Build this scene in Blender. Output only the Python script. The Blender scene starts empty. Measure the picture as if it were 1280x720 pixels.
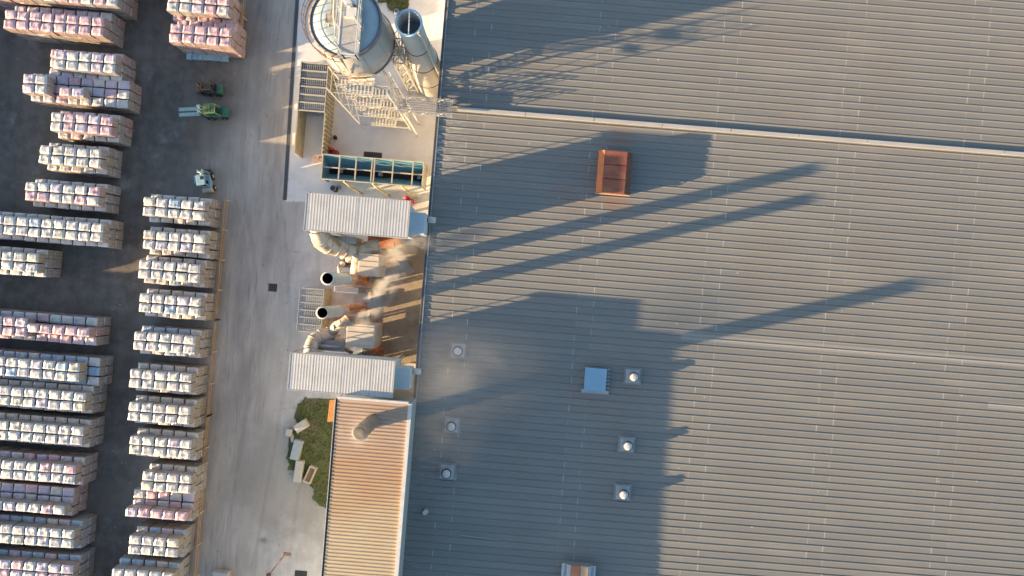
import bpy, bmesh, math, random
from mathutils import Vector, Matrix, noise
random.seed(7)
scene = bpy.context.scene
COL = scene.collection
PI = math.pi
H = 68.0; F = 853.33; TH = math.radians(4.6)
C_, S_ = math.cos(TH), math.sin(TH)
def W(px, py, z=0.0):
    """site coordinates of a surveyed point at height z"""
    k = (H - z) / F
    dx = (px - 640) * k; dy = (360 - py) * k
    return Vector((dx * C_ - dy * S_, dx * S_ + dy * C_, z))
# ------------------------------------------------------------------ materials
def nt(m):
    m.use_nodes = True
    return m.node_tree.nodes, m.node_tree.links
MATS = {}
def mat(name, c1, c2=None, rough=0.7, metal=0.0, ns=1.0, bump=0.0, bs=8.0, space='pos', stretch=(1, 1, 1), rnd=0.0, c3=None, ns3=0.3, spec=0.4, contrast=(0.35, 0.65), t3=(0.5, 0.75)):
    if name in MATS: return MATS[name]
    m = bpy.data.materials.new(name); N, L = nt(m)
    b = N['Principled BSDF']
    b.inputs['Roughness'].default_value = rough; b.inputs['Metallic'].default_value = metal
    b.inputs['Specular IOR Level'].default_value = spec
    b.inputs['Base Color'].default_value = (*c1, 1)
    if space == 'pos':
        src = N.new('ShaderNodeNewGeometry').outputs['Position']
    else:
        src = N.new('ShaderNodeTexCoord').outputs['Object']
    mp = N.new('ShaderNodeMapping'); mp.inputs['Scale'].default_value = stretch
    L.new(src, mp.inputs['Vector'])
    oi = N.new('ShaderNodeObjectInfo')
    if space != 'pos':
        ad = N.new('ShaderNodeVectorMath'); ad.operation = 'ADD'
        L.new(src, ad.inputs[0])
        sc = N.new('ShaderNodeVectorMath'); sc.operation = 'SCALE'; sc.inputs[0].default_value = (37, 17, 11)
        L.new(oi.outputs['Random'], sc.inputs['Scale']); L.new(sc.outputs[0], ad.inputs[1]); L.new(ad.outputs[0], mp.inputs['Vector'])
    col = None
    if c2:
        n = N.new('ShaderNodeTexNoise'); n.inputs['Scale'].default_value = ns; n.inputs['Detail'].default_value = 7; n.inputs['Roughness'].default_value = 0.62
        L.new(mp.outputs[0], n.inputs['Vector'])
        r = N.new('ShaderNodeValToRGB'); r.color_ramp.elements[0].position = contrast[0]; r.color_ramp.elements[1].position = contrast[1]
        r.color_ramp.elements[0].color = (*c1, 1); r.color_ramp.elements[1].color = (*c2, 1)
        L.new(n.outputs['Fac'], r.inputs['Fac']); col = r.outputs['Color']
        if c3:
            n3 = N.new('ShaderNodeTexNoise'); n3.inputs['Scale'].default_value = ns3; n3.inputs['Detail'].default_value = 5
            L.new(mp.outputs[0], n3.inputs['Vector'])
            mr = N.new('ShaderNodeMapRange'); mr.inputs['From Min'].default_value = t3[0]; mr.inputs['From Max'].default_value = t3[1]
            L.new(n3.outputs['Fac'], mr.inputs['Value'])
            mx = N.new('ShaderNodeMix'); mx.data_type = 'RGBA'
            L.new(mr.outputs[0], mx.inputs['Factor']); L.new(col, mx.inputs['A']); mx.inputs['B'].default_value = (*c3, 1); col = mx.outputs['Result']
    if rnd:
        hv = N.new('ShaderNodeHueSaturation')
        if col: L.new(col, hv.inputs['Color'])
        else: hv.inputs['Color'].default_value = (*c1, 1)
        m2 = N.new('ShaderNodeMapRange'); m2.inputs['To Min'].default_value = 1 - rnd; m2.inputs['To Max'].default_value = 1 + rnd
        L.new(oi.outputs['Random'], m2.inputs['Value']); L.new(m2.outputs[0], hv.inputs['Value']); col = hv.outputs['Color']
    if col: L.new(col, b.inputs['Base Color'])
    if bump:
        nb = N.new('ShaderNodeTexNoise'); nb.inputs['Scale'].default_value = bs; nb.inputs['Detail'].default_value = 5
        L.new(mp.outputs[0], nb.inputs['Vector'])
        bp = N.new('ShaderNodeBump'); bp.inputs['Strength'].default_value = 1.0; bp.inputs['Distance'].default_value = bump
        L.new(nb.outputs['Fac'], bp.inputs['Height']); L.new(bp.outputs['Normal'], b.inputs['Normal'])
    MATS[name] = m
    return m
# ------------------------------------------------------------------ mesh builder
class MB:
    def __init__(s): s.bm = bmesh.new()
    def box(s, x0, x1, y0, y1, z0, z1, M=None, mi=0):
        vs = [s.bm.verts.new(Vector(p) if M is None else M @ Vector(p)) for p in
              [(x0,y0,z0),(x1,y0,z0),(x1,y1,z0),(x0,y1,z0),(x0,y0,z1),(x1,y0,z1),(x1,y1,z1),(x0,y1,z1)]]
        for f in [(0,3,2,1),(4,5,6,7),(0,1,5,4),(1,2,6,5),(2,3,7,6),(3,0,4,7)]:
            fc = s.bm.faces.new([vs[i] for i in f]); fc.material_index = mi
        return s
    def bar(s, a, b, w=0.06, h=None, n=4, mi=0):
        a, b = Vector(a), Vector(b); d = b - a
        if d.length < 1e-6: return s
        h = h or w
        q = d.to_track_quat('Z', 'Y').to_matrix().to_4x4()
        M = Matrix.Translation(a) @ q
        if n == 4: s.box(-h/2, h/2, -w/2, w/2, 0, d.length, M, mi)
        else: s.lathe([(w/2, 0), (w/2, d.length)], n, M, mi, cap=True)
        return s
    def lathe(s, prof, n=24, M=None, mi=0, cap=True, smooth=True):
        rings = []
        for r, z in prof:
            rings.append([s.bm.verts.new((M or Matrix()) @ Vector((r*math.cos(2*PI*i/n), r*math.sin(2*PI*i/n), z))) for i in range(n)])
        for a, b in zip(rings[:-1], rings[1:]):
            for i in range(n):
                f = s.bm.faces.new((a[i], a[(i+1) % n], b[(i+1) % n], b[i])); f.smooth = smooth; f.material_index = mi
        if cap:
            f = s.bm.faces.new(list(reversed(rings[0]))); f.material_index = mi
            f = s.bm.faces.new(rings[-1]); f.material_index = mi
        return s
    def tube(s, pts, r, n=14, mi=0, cap=True):
        pts = [Vector(p) for p in pts]; rings = []
        rr = r if isinstance(r, (list, tuple)) else [r]*len(pts)
        up = Vector((0.12, 0.2, 0.97))
        for i, p in enumerate(pts):
            t = (pts[min(i+1, len(pts)-1)] - pts[max(i-1, 0)]).normalized()
            a = t.cross(up)
            if a.length < 0.2: a = t.cross(Vector((1, 0, 0)))
            a.normalize(); b = t.cross(a)
            rings.append([s.bm.verts.new(p + (a*math.cos(2*PI*k/n) + b*math.sin(2*PI*k/n))*rr[i]) for k in range(n)])
        for a, b in zip(rings[:-1], rings[1:]):
            for i in range(n):
                f = s.bm.faces.new((a[i], a[(i+1) % n], b[(i+1) % n], b[i])); f.smooth = True; f.material_index = mi
        if cap:
            s.bm.faces.new(list(reversed(rings[0]))).material_index = mi; s.bm.faces.new(rings[-1]).material_index = mi
        return s
    def prism(s, poly, z0, z1, mi=0):
        a = [s.bm.verts.new((p[0], p[1], z0)) for p in poly]; b = [s.bm.verts.new((p[0], p[1], z1)) for p in poly]
        n = len(poly)
        for i in range(n): s.bm.faces.new((a[i], a[(i+1) % n], b[(i+1) % n], b[i])).material_index = mi
        s.bm.faces.new(list(reversed(a))).material_index = mi; s.bm.faces.new(b).material_index = mi
        return s
    def quad(s, p, mi=0):
        s.bm.faces.new([s.bm.verts.new(q) for q in p]).material_index = mi
        return s
    def build(s, name, m, parent=None, loc=None, bevel=0):
        me = bpy.data.meshes.new(name)
        bmesh.ops.recalc_face_normals(s.bm, faces=s.bm.faces)
        s.bm.to_mesh(me); s.bm.free()
        for k in (m if isinstance(m, (list, tuple)) else [m]): me.materials.append(k)
        o = bpy.data.objects.new(name, me); COL.objects.link(o)
        if parent: 
            o.parent = parent
            # children geometry is written in site space unless parent-local
            if parent.get('_site'): o.matrix_parent_inverse = Matrix.Translation(-Vector(parent['_site']))
        if loc is not None: o.location = loc
        if bevel:
            bv = o.modifiers.new('bevel', 'BEVEL'); bv.width = bevel; bv.segments = 2; bv.limit_method = 'ANGLE'
        return o
def tag(o, label=None, cat=None, group=None, kind=None):
    if label: o['label'] = label
    if cat: o['category'] = cat
    if group: o['group'] = group
    if kind: o['kind'] = kind
    return o
def thing(name, label, cat, loc=(0, 0, 0), group=None, site=True, rz=0):
    o = bpy.data.objects.new(name, None); COL.objects.link(o)
    o.location = loc; o.rotation_euler = (0, 0, rz); o.empty_display_size = 0.2
    if site: o['_site'] = list(loc)
    return tag(o, label, cat, group)
def copy_tree(o, parent=None):
    c = o.copy(); COL.objects.link(c)
    c.parent = parent
    for ch in list(o.children):
        copy_tree(ch, c)
    return c
# ------------------------------------------------------------------ palette
M_white = mat('white_paint', (.50,.50,.48), (.58,.58,.56), .5, ns=2.0, bump=.004)
M_cream = mat('cream_steel', (.40,.385,.33), (.33,.315,.27), .55, ns=3.0, c3=(.28,.21,.14), ns3=1.6, t3=(.58,.75))
M_galv = mat('galvanised', (.34,.35,.35), (.27,.28,.29), .45, .35, ns=4)
M_galvl = mat('galvanised_light', (.42,.42,.41), (.34,.335,.32), .5, .1, ns=3)
M_dark = mat('dark_steel', (.035,.037,.04), (.06,.06,.06), .55, ns=6)
M_black = mat('black_void', (.012,.012,.012), rough=.9)
M_rust = mat('rust', (.34,.12,.05), (.48,.20,.08), .8, ns=3, bump=.01, c3=(.20,.08,.045), ns3=2)
M_conc = mat('concrete', (.36,.34,.32), (.45,.43,.40), .9, ns=1.4, bump=.004, bs=20)
M_pale = mat('pale_concrete', (.55,.53,.47), (.46,.44,.39), .9, ns=3, bump=.006)
M_blue = mat('blue_paint', (.14,.33,.44), (.10,.26,.36), .5, ns=3, c3=(.24,.26,.26), ns3=1.5)
M_lblue = mat('pale_blue_paint', (.30,.50,.62), (.36,.55,.66), .45, ns=2)
M_red = mat('red_paint', (.55,.03,.03), (.42,.025,.025), .45, ns=4)
M_green = mat('green_paint', (.05,.16,.115), (.035,.11,.085), .4, ns=5)
M_lime = mat('lime_paint', (.12,.24,.07), (.19,.27,.10), .4, ns=5)
M_teal = mat('teal_grey', (.30,.42,.42), (.22,.33,.34), .4, .2, ns=5)
M_rubber = mat('rubber', (.02,.02,.02), rough=.85)
M_wood = mat('wood', (.42,.25,.11), (.30,.17,.08), .8, ns=5, stretch=(1, 8, 1))
M_wood2 = mat('orange_wood', (.55,.26,.09), (.42,.18,.06), .75, ns=4)

# ------------------------------------------------------------------ world / sun
wd = bpy.data.worlds.new('World'); scene.world = wd; wd.use_nodes = True
N, L = wd.node_tree.nodes, wd.node_tree.links
sky = N.new('ShaderNodeTexSky'); sky.sky_type = 'NISHITA'; sky.sun_disc = False
EL = math.radians(10.0); AZ = math.radians(18.1)   # shadows run towards AZ
sky.sun_elevation = EL
toward = Vector((-math.cos(AZ)*math.cos(EL), -math.sin(AZ)*math.cos(EL), math.sin(EL)))
sky.sun_rotation = math.atan2(toward.x, toward.y)
sky.air_density = 1.0; sky.dust_density = 1.0; sky.ozone_density = 1.5
L.new(sky.outputs[0], N['Background'].inputs['Color']); N['Background'].inputs['Strength'].default_value = 0.098
sl = bpy.data.lights.new('sun', 'SUN'); sl.energy = 5.0; sl.angle = math.radians(0.5); sl.color = (1.0, .69, .375)
so = bpy.data.objects.new('sun', sl); COL.objects.link(so); so.rotation_euler = (-toward).to_track_quat('-Z', 'Y').to_euler(); so.location = toward*150
scene.view_settings.view_transform = 'Standard'; scene.view_settings.look = 'None'; scene.view_settings.exposure = 2.05; scene.view_settings.gamma = 1
cd = bpy.data.cameras.new('camera'); cam = bpy.data.objects.new('camera', cd); COL.objects.link(cam); scene.camera = cam
cam.location = (0, 0, H); cam.rotation_euler = (0, 0, TH); cd.sensor_width = 36; cd.lens = 24; cd.clip_end = 2000; cd.clip_start = .1

# ------------------------------------------------------------------ ground
def ground_mat():
    m = bpy.data.materials.new('yard_ground'); N, L = nt(m); b = N['Principled BSDF']; b.inputs['Roughness'].default_value = .85
    b.inputs['Specular IOR Level'].default_value = .25
    g = N.new('ShaderNodeNewGeometry'); sx = N.new('ShaderNodeSeparateXYZ'); L.new(g.outputs['Position'], sx.inputs[0])
    def noi(scale, det=6, st=(1, 1, 1)):
        mp = N.new('ShaderNodeMapping'); mp.inputs['Scale'].default_value = st; L.new(g.outputs['Position'], mp.inputs[0])
        n = N.new('ShaderNodeTexNoise'); n.inputs['Scale'].default_value = scale; n.inputs['Detail'].default_value = det; n.inputs['Roughness'].default_value = .6
        L.new(mp.outputs[0], n.inputs['Vector']); return n.outputs['Fac']
    def math_(op, a, bb):
        n = N.new('ShaderNodeMath'); n.operation = op
        for i, v in enumerate((a, bb)):
            if hasattr(v, 'is_linked'): L.new(v, n.inputs[i])
            else: n.inputs[i].default_value = v
        return n.outputs[0]
    def mixc(f, a, bb):
        n = N.new('ShaderNodeMix'); n.data_type = 'RGBA'
        L.new(f, n.inputs['Factor'])
        for k, v in (('A', a), ('B', bb)):
            if hasattr(v, 'is_linked'): L.new(v, n.inputs[k])
            else: n.inputs[k].default_value = (*v, 1)
        return n.outputs['Result']
    def rng(v, a, bb):
        n = N.new('ShaderNodeMapRange'); n.interpolation_type = 'SMOOTHSTEP'
        n.inputs['From Min'].default_value = a; n.inputs['From Max'].default_value = bb; L.new(v, n.inputs['Value']); return n.outputs[0]
    wob = math_('MULTIPLY', math_('SUBTRACT', noi(.12), .5), 6.0)
    ys_ = rng(sx.outputs['Y'], 2.0, 20.0); xx = math_('SUBTRACT', math_('ADD', sx.outputs['X'], wob), math_('MULTIPLY', ys_, 5.0))
    yard = mixc(rng(noi(.9, 9), .35, .68), (.108,.096,.085), (.155,.141,.124))
    yard = mixc(rng(noi(.10, 5), .5, .68), yard, (.15,.132,.108))
    road = mixc(rng(noi(.5, 9, (1.6, .35, 1)), .3, .7), (.355,.32,.285), (.47,.425,.378))
    road = mixc(rng(noi(1.8, 8, (2.5, .14, 1)), .52, .75), road, (.24,.235,.23))
    lt = mixc(rng(noi(.8, 9), .3, .7), (.50,.48,.46), (.62,.60,.57))
    c = mixc(rng(xx, -37.5, -27.5), yard, road)
    c = mixc(rng(xx, -25.5, -18.5), c, lt)
    c = mixc(math_('MULTIPLY', rng(noi(.22, 10, (1.5, .5, 1)), .46, .70), .45), c, (.21,.19,.168))
    c = mixc(math_('MULTIPLY', rng(noi(.35, 10), .56, .74), .5), c, (.33,.315,.29))
    # bare dusty soil round the grass, oil spots and tyre arcs
    dd = N.new('ShaderNodeVectorMath'); dd.operation = 'DISTANCE'; L.new(g.outputs['Position'], dd.inputs[0]); dd.inputs[1].default_value = (*W(372,600,0)[:2], 0)
    md = rng(math_('ADD', dd.outputs['Value'], math_('MULTIPLY', math_('SUBTRACT', noi(.45, 9), .5), 9.0)), 9.0, 3.5)
    c = mixc(math_('MULTIPLY', md, .7), c, (.30,.275,.24))
    wv = N.new('ShaderNodeTexWave'); wv.inputs['Scale'].default_value = .09; wv.inputs['Distortion'].default_value = 9; wv.inputs['Detail'].default_value = 1.5; wv.inputs['Detail Scale'].default_value = .35
    L.new(g.outputs['Position'], wv.inputs['Vector'])
    c = mixc(math_('MULTIPLY', rng(wv.outputs['Fac'], .93, 1.0), .12), c, (.06,.058,.055))
    vo = N.new('ShaderNodeTexVoronoi'); vo.inputs['Scale'].default_value = .16; L.new(g.outputs['Position'], vo.inputs['Vector'])
    c = mixc(math_('MULTIPLY', rng(math_('ADD', vo.outputs['Distance'], math_('MULTIPLY', noi(1.6, 5), .12)), .16, .08), .5), c, (.07,.062,.055))
    vo2 = N.new('ShaderNodeTexVoronoi'); vo2.inputs['Scale'].default_value = .9; L.new(g.outputs['Position'], vo2.inputs['Vector'])
    c = mixc(math_('MULTIPLY', rng(vo2.outputs['Distance'], .07, .03), .5), c, (.45,.43,.39))
    L.new(c, b.inputs['Base Color'])
    bp = N.new('ShaderNodeBump'); bp.inputs['Distance'].default_value = .012; L.new(noi(9, 8), bp.inputs['Height']); L.new(bp.outputs[0], b.inputs['Normal'])
    return m
g = MB(); g.quad([(-600,-600,0),(600,-600,0),(600,600,0),(-600,600,0)])
tag(g.build('ground', ground_mat()), kind='structure')
# lighter paving strip between the drain and the factory
def polyW(pts, z): return [tuple(W(x, y, z))[:2] for x, y in pts]
def sheet(name, pts, z, m, kind='structure'):
    p = MB(); p.quad([(x, y, z) for x, y in polyW(pts, z)]); o = p.build(name, m); tag(o, kind=kind); return o
M_pave = mat('dusty_paving', (.60,.59,.58), (.70,.69,.67), .9, ns=.7, bump=.006, bs=14, c3=(.50,.45,.40), ns3=.35, t3=(.52,.72))
sheet('paving', [(374,-120),(566,-120),(552,252),(357,252)], .004, M_pave)
M_dust = mat('brown_dust_ground', (.33,.275,.215), (.26,.215,.165), .95, ns=1.3, bump=.02, bs=6, c3=(.40,.36,.32), ns3=.5)
M_track = mat('sandy_ground', (.43,.41,.38), (.36,.345,.325), .95, ns=1.1, bump=.01, c3=(.50,.475,.43), ns3=.8)
# sheet('sandy_path', [(366,502),(420,500),(405,760),(338,760),(349,716),(341,690),(352,655),(345,622),(352,596),(347,566),(357,548),(354,526),(364,516)], .004, M_track)
# ------------------------------------------------------------------ lawn
M_grass = mat('grass_ground', (.095,.115,.04), (.125,.14,.055), .95, ns=2.5, bump=.015, c3=(.20,.17,.12), ns3=.45, t3=(.50,.66))
M_blade = mat('grass_blade', (.12,.15,.045), (.16,.175,.065), .8, ns=1.5)
def lawn(pts, name):
    P0_ = polyW(pts, .01); P = []
    for i in range(len(P0_)):
        a_, b_ = Vector((*P0_[i], 0)), Vector((*P0_[(i+1) % len(P0_)], 0)); n_ = max(2, int((b_-a_).length/.35))
        for k in range(n_):
            q = a_.lerp(b_, k/n_); o_ = (noise.noise_vector(q*.9)*.75+noise.noise_vector(q*3.1)*.35)*(1.0 if i not in (0, 1) else .03); P.append((q.x+o_.x, q.y+o_.y))
    from mathutils.geometry import intersect_point_tri_2d
    b = MB(); vs = []
    b.prism(P, .004, .05, 0)
    xs = [p[0] for p in P]; ys = [p[1] for p in P]
    def inside(x, y):
        c = False
        for i in range(len(P)):
            x1, y1 = P[i]; x2, y2 = P[i-1]
            if (y1 > y) != (y2 > y) and x < (x2-x1)*(y-y1)/(y2-y1)+x1: c = not c
        return c
    n = 0
    while n < 3200:
        x = random.uniform(min(xs), max(xs)); y = random.uniform(min(ys), max(ys))
        if not inside(x, y):
            if random.random() > .12 or not inside(x+random.uniform(-.5,.5), y+random.uniform(-.5,.5)): continue
        n += 1
        d = noise.noise(Vector((x*.6, y*.6, 3)))
        if d < -.25 and random.random() < .7: continue
        s = random.uniform(.05, .14); a = random.uniform(0, PI); h = random.uniform(.02, .09)
        dx, dy = math.cos(a)*s, math.sin(a)*s; ox, oy = random.uniform(-.1, .1), random.uniform(-.1, .1)
        b.quad([(x-dx, y-dy, .04), (x+dx, y+dy, .04), (x+dx*.5+ox, y+dy*.5+oy, .05+h), (x-dx*.5+ox, y-dy*.5+oy, .05+h)], 1)
    return tag(b.build(name, [M_grass, M_blade]), 'dark green rough grass patch beside the tan ribbed roof' if pts[0][1] > 300 else 'dark green grass patch between the two silos at the top', 'grass', kind='stuff')
lawn([(384,498),(421,499),(412,636),(391,632),(388,606),(362,588),(358,560),(372,520)], 'grass')
lawn([(478,-60),(514,-60),(510,14),(488,14),(474,2)], 'grass')

# ------------------------------------------------------------------ main factory building
HR = 8.0
X0 = W(531, 360, HR).x           # west edge of the big roof
X1, Y0, Y1 = 75.0, -52.0, 52.0
def roof_mat():
    m = bpy.data.materials.new('ribbed_roof_sheet'); N, L = nt(m); b = N['Principled BSDF']
    b.inputs['Roughness'].default_value = .55; b.inputs['Metallic'].default_value = 0.0; b.inputs['Specular IOR Level'].default_value = .45
    g = N.new('ShaderNodeNewGeometry'); sx = N.new('ShaderNodeSeparateXYZ'); L.new(g.outputs['Position'], sx.inputs[0])
    def M(op, a, bb=0.0, cc=0.0):
        n = N.new('ShaderNodeMath'); n.operation = op
        for i, v in enumerate((a, bb, cc)):
            if hasattr(v, 'is_linked'): L.new(v, n.inputs[i])
            else: n.inputs[i].default_value = v
        return n.outputs[0]
    def noi(scale, st=(1, 1, 1), det=6):
        mp = N.new('ShaderNodeMapping'); mp.inputs['Scale'].default_value = st; L.new(g.outputs['Position'], mp.inputs[0])
        n = N.new('ShaderNodeTexNoise'); n.inputs['Scale'].default_value = scale; n.inputs['Detail'].default_value = det
        L.new(mp.outputs[0], n.inputs['Vector']); return n.outputs['Fac']
    def mix(f, a, bb):
        n = N.new('ShaderNodeMix'); n.data_type = 'RGBA'
        if hasattr(f, 'is_linked'): L.new(f, n.inputs['Factor'])
        else: n.inputs['Factor'].default_value = f
        for k, v in (('A', a), ('B', bb)):
            if hasattr(v, 'is_linked'): L.new(v, n.inputs[k])
            else: n.inputs[k].default_value = (*v, 1)
        return n.outputs['Result']
    def rng(v, a, bb, c=0, d=1):
        n = N.new('ShaderNodeMapRange'); n.inputs['From Min'].default_value = a; n.inputs['From Max'].default_value = bb
        n.inputs['To Min'].default_value = c; n.inputs['To Max'].default_value = d; L.new(v, n.inputs['Value']); return n.outputs[0]
    row = M('FLOOR', M('DIVIDE', M('SUBTRACT', sx.outputs['Y'], Y0), 0.62))
    wn = N.new('ShaderNodeTexWhiteNoise'); wn.noise_dimensions = '1D'; L.new(row, wn.inputs['W'])
    off = M('MULTIPLY', M('MODULO', row, 2.0), 1.45)
    off = M('ADD', off, M('MULTIPLY', wn.outputs['Value'], .10))
    fx = M('FLOORED_MODULO', M('ADD', M('SUBTRACT', sx.outputs['X'], -3.6), off), 10.9)
    wn2 = N.new('ShaderNodeTexWhiteNoise'); wn2.noise_dimensions = '2D'
    cb = N.new('ShaderNodeCombineXYZ'); L.new(row, cb.inputs[0]); L.new(M('FLOOR', M('DIVIDE', M('ADD', M('SUBTRACT', sx.outputs['X'], -3.6), off), 10.9)), cb.inputs[1]); L.new(cb.outputs[0], wn2.inputs['Vector'])
    lap = M('LESS_THAN', fx, .06)
    base = mix(noi(.25, (1, .3, 1)), (.182,.179,.165), (.220,.216,.196))
    base = mix(rng(wn2.outputs['Value'], 0, 1, 0, .6), base, (.158,.160,.153))
    base = mix(rng(noi(1.2, (.12, 2.5, 1), 8), .42, .72, 0, .55), base, (.175,.172,.16))
    base = mix(rng(noi(.16, (1, 1, 1), 4), .52, .72, 0, .45), base, (.19,.168,.145))
    base = mix(M('MULTIPLY', lap, rng(wn2.outputs['Value'], .1, .9, .10, .85)), base, (.42,.415,.39))
    for (qx, qy, w_) in ((W(850,431,HR).x, W(985,431,HR).y, .30), (W(1235,506,HR).x, W(1235,506,HR).y, .28)):
        k_ = M('MULTIPLY', M('LESS_THAN', M('ABSOLUTE', M('SUBTRACT', sx.outputs['Y'], qy)), w_), M('GREATER_THAN', sx.outputs['X'], qx))
        base = mix(M('MULTIPLY', k_, .45), base, (.33,.32,.29))
    base = mix(rng(noi(.5, (.25, .9, 1), 9), .55, .75, 0, .35), base, (.27,.255,.22))
    # scattered pale screws and scuffs
    vo = N.new('ShaderNodeTexVoronoi'); vo.inputs['Scale'].default_value = .42; L.new(g.outputs['Position'], vo.inputs['Vector'])
    base = mix(M('MULTIPLY', M('LESS_THAN', vo.outputs['Distance'], .035), .5), base, (.45,.44,.42))
    # bare bright streaks by the west eave, rusty stains near the rusty ventilator
    e = M('MULTIPLY', rng(sx.outputs['X'], X0+3.2, X0, 0, 1), rng(noi(2.0, (.5, 3, 1), 8), .5, .62, 0, 1))
    base = mix(M('MULTIPLY', e, rng(noi(.13, (.3, 1, 1), 3), .45, .62)), base, (.38,.39,.39))
    for cx, cy, rx, ry, am in ST:
        d = M('SQRT', M('ADD', M('POWER', M('DIVIDE', M('SUBTRACT', sx.outputs['X'], cx), rx), 2.0), M('POWER', M('DIVIDE', M('SUBTRACT', sx.outputs['Y'], cy), ry), 2.0)))
        d2 = M('MULTIPLY', rng(d, 1.0, .2, 0, am), rng(noi(1.4, (.3, 2, 1), 6), .3, .65))
        base = mix(d2, base, (.25,.12,.065))
    L.new(base, b.inputs['Base Color'])
    bp = N.new('ShaderNodeBump'); bp.inputs['Distance'].default_value = .02; bp.inputs['Strength'].default_value = .6; L.new(noi(.9, (.6, 3, 1), 3), bp.inputs['Height']); L.new(bp.outputs[0], b.inputs['Normal'])
    return m
p1 = W(768, 216, HR); p2 = W(722, 245, HR); p3 = W(775, 172, HR); p4 = W(700,400,HR); p5 = W(772,255,HR)
ST = [(p2.x, p2.y, 3.2, 1.4, .5), (p3.x, p3.y, 1.6, 1.4, .6), (p5.x, p5.y, 1.8, .9, .8), (W(708,205,HR).x, W(708,205,HR).y, 4.0, .8, .3), (W(740,500,HR).x, W(740,500,HR).y, 3.5, 2.0, .25)]
fb = thing('factory_building', 'vast factory hall under a grey ribbed metal roof with small vents', 'factory', (X0+20, 0, 0))
M_roof = roof_mat()
yc = W(900, 164, HR).y            # line of the long cap between the two roof fields
r = MB(); per = .62; nper = int((Y1-Y0)/per)
prof = []
for i in range(nper):
    y = Y0 + i*per
    prof += [(y, 0), (y+.10, .025), (y+.40, .03), (y+.47, .03), (y+.52, .078), (y+.58, .078)]
prof.append((Y0+nper*per, 0))
xs = [X0, X1]
prev = None
for y, z in prof:
    cur = [r.bm.verts.new((x, y, HR + z)) for x in xs]
    if prev: r.bm.faces.new((prev[0], prev[1], cur[1], cur[0]))
    prev = cur
roof = r.build('roof', M_roof, fb)
w = MB(); w.box(X0+.25, X1-.2, Y0+.2, Y1-.2, 0, HR-.12); w.build('wall', mat('factory_wall', (.42,.41,.38), (.50,.48,.45), .7, ns=.8), fb)
gt = MB(); gt.box(X0-.20, X0-.002, Y0, Y1, HR-.16, HR-.06); gt.box(X0-.24, X0-.20, Y0, Y1, HR-.16, HR+.05); gt.build('gutter', mat('gutter_grey', (.20,.21,.23), (.12,.13,.14), .5, ns=1.5, stretch=(1, .5, 1)), fb)
ef = MB()
y = Y0
while y < Y1:
    l = random.uniform(2.5, 6); ef.box(X0-.01, X0+.07, y, min(y+l-.05, Y1), HR+.02, HR+.13+random.uniform(0, .02)); y += l
ef.build('eave_flashing', M_galv, fb)
cp = MB()
x = W(572, 138, HR).x
while x < X1:
    cp.box(x, min(x+5.96, X1), yc-.10, yc+.20, HR+.03, HR+.36+random.uniform(-.01, .01)); x += 6
cp.build('wall_cap', mat('cap_flashing', (.42,.41,.385), (.35,.34,.325), .5, ns=1.2, stretch=(.4, 3, 1)), fb)
M_vbase = mat('vent_base_metal', (.30,.34,.37), (.36,.39,.41), .5, ns=4)
M_vcap = mat('vent_cap_white', (.50,.49,.47), (.44,.43,.42), .5, ns=4)
for px, py, s in [(573,438,1),(565,531,1),(559,589,1),(790.5,470,1),(783,555,1),(778,615,1),(532,639,.4)]:
    c = W(px, py, HR)
    z = HR
    if s == 1:
        b = MB(); b.box(c.x-.58, c.x+.58, c.y-.58, c.y+.58, z+.05, z+.28); b.box(c.x-.42, c.x+.42, c.y-.42, c.y+.42, z+.28, z+.42)
        v = b.build('roof_vent', M_vbase, fb, bevel=.02)
        M0 = Matrix.Translation((c.x, c.y, z))
        MB().box(c.x-.78, c.x+.78, c.y-.74, c.y+.74, z+.085, z+.10).build('flashing', mat('flashing_grey', (.20,.21,.205), (.26,.265,.255), .5, ns=3), v)
        MB().lathe([(.26,.42),(.26,.72)], 24, M0).build('neck', M_dark, v)
        MB().lathe([(.44,.66),(.44,.82),(.30,.88)], 28, M0).build('rim', M_dark, v)
        MB().lathe([(.34,.885),(.34,.97),(.12,1.0)], 28, M0).build('cap', M_vcap, v)
    else:
        M0 = Matrix.Translation((c.x, c.y, z))
        v = MB().lathe([(.28,.03),(.22,.3),(.12,.42)], 16, M0).build('roof_vent', M_vbase, fb)
        MB().lathe([(.2,.43),(.2,.5)], 16, M0).build('cap', M_vcap, v)
# rusty penthouse ventilator
M_rustr = mat('rust_red_sheet', (.26,.085,.05), (.20,.065,.042), .7, ns=2.2, c3=(.32,.13,.065), ns3=.8, bump=.004)
z = HR; a = W(746,190,z+1.3); bq = W(790,242,z+1.3)
xw, xe = W(747,215,z+1.2).x, W(790,215,z+1.2).x; yn, ys = W(768,189,z+1.2).y, W(768,242,z+1.2).y
b = MB(); b.box(xw+.1, xe-.1, ys+.1, yn-.1, z+.05, z+.9)
pv = b.build('roof_ventilator', M_rustr, fb)
pv['label'] = 'rusty red box ventilator on the roof'
b = MB()
xm1, xm2 = xw+.45, xe-.55
b.prism([(xw, ys), (xm1, ys), (xm1, yn), (xw, yn)], z+.9, z+.96)
b.quad([(xw,ys,z+.96),(xm1,ys,z+1.35),(xm1,yn,z+1.35),(xw,yn,z+.96)])
b.build('west_hood', mat('rust_sunlit', (.42,.13,.045), (.33,.10,.04), .6, ns=2), pv)  # rust brightened on the sunward hood, sunlight put into its colour
b = MB(); d = (yn-ys)/3
for i in range(3): b.box(xm1, xm2, ys+i*d+.03, ys+(i+1)*d-.03, z+1.28, z+1.36+.03*i)
b.box(xm1, xm2, ys, yn, z+.9, z+1.28)
b.build('top_panel', M_rustr, pv)
b = MB(); b.quad([(xm2,ys,z+1.34),(xe,ys,z+.92),(xe,yn,z+.92),(xm2,yn,z+1.34)])
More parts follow.
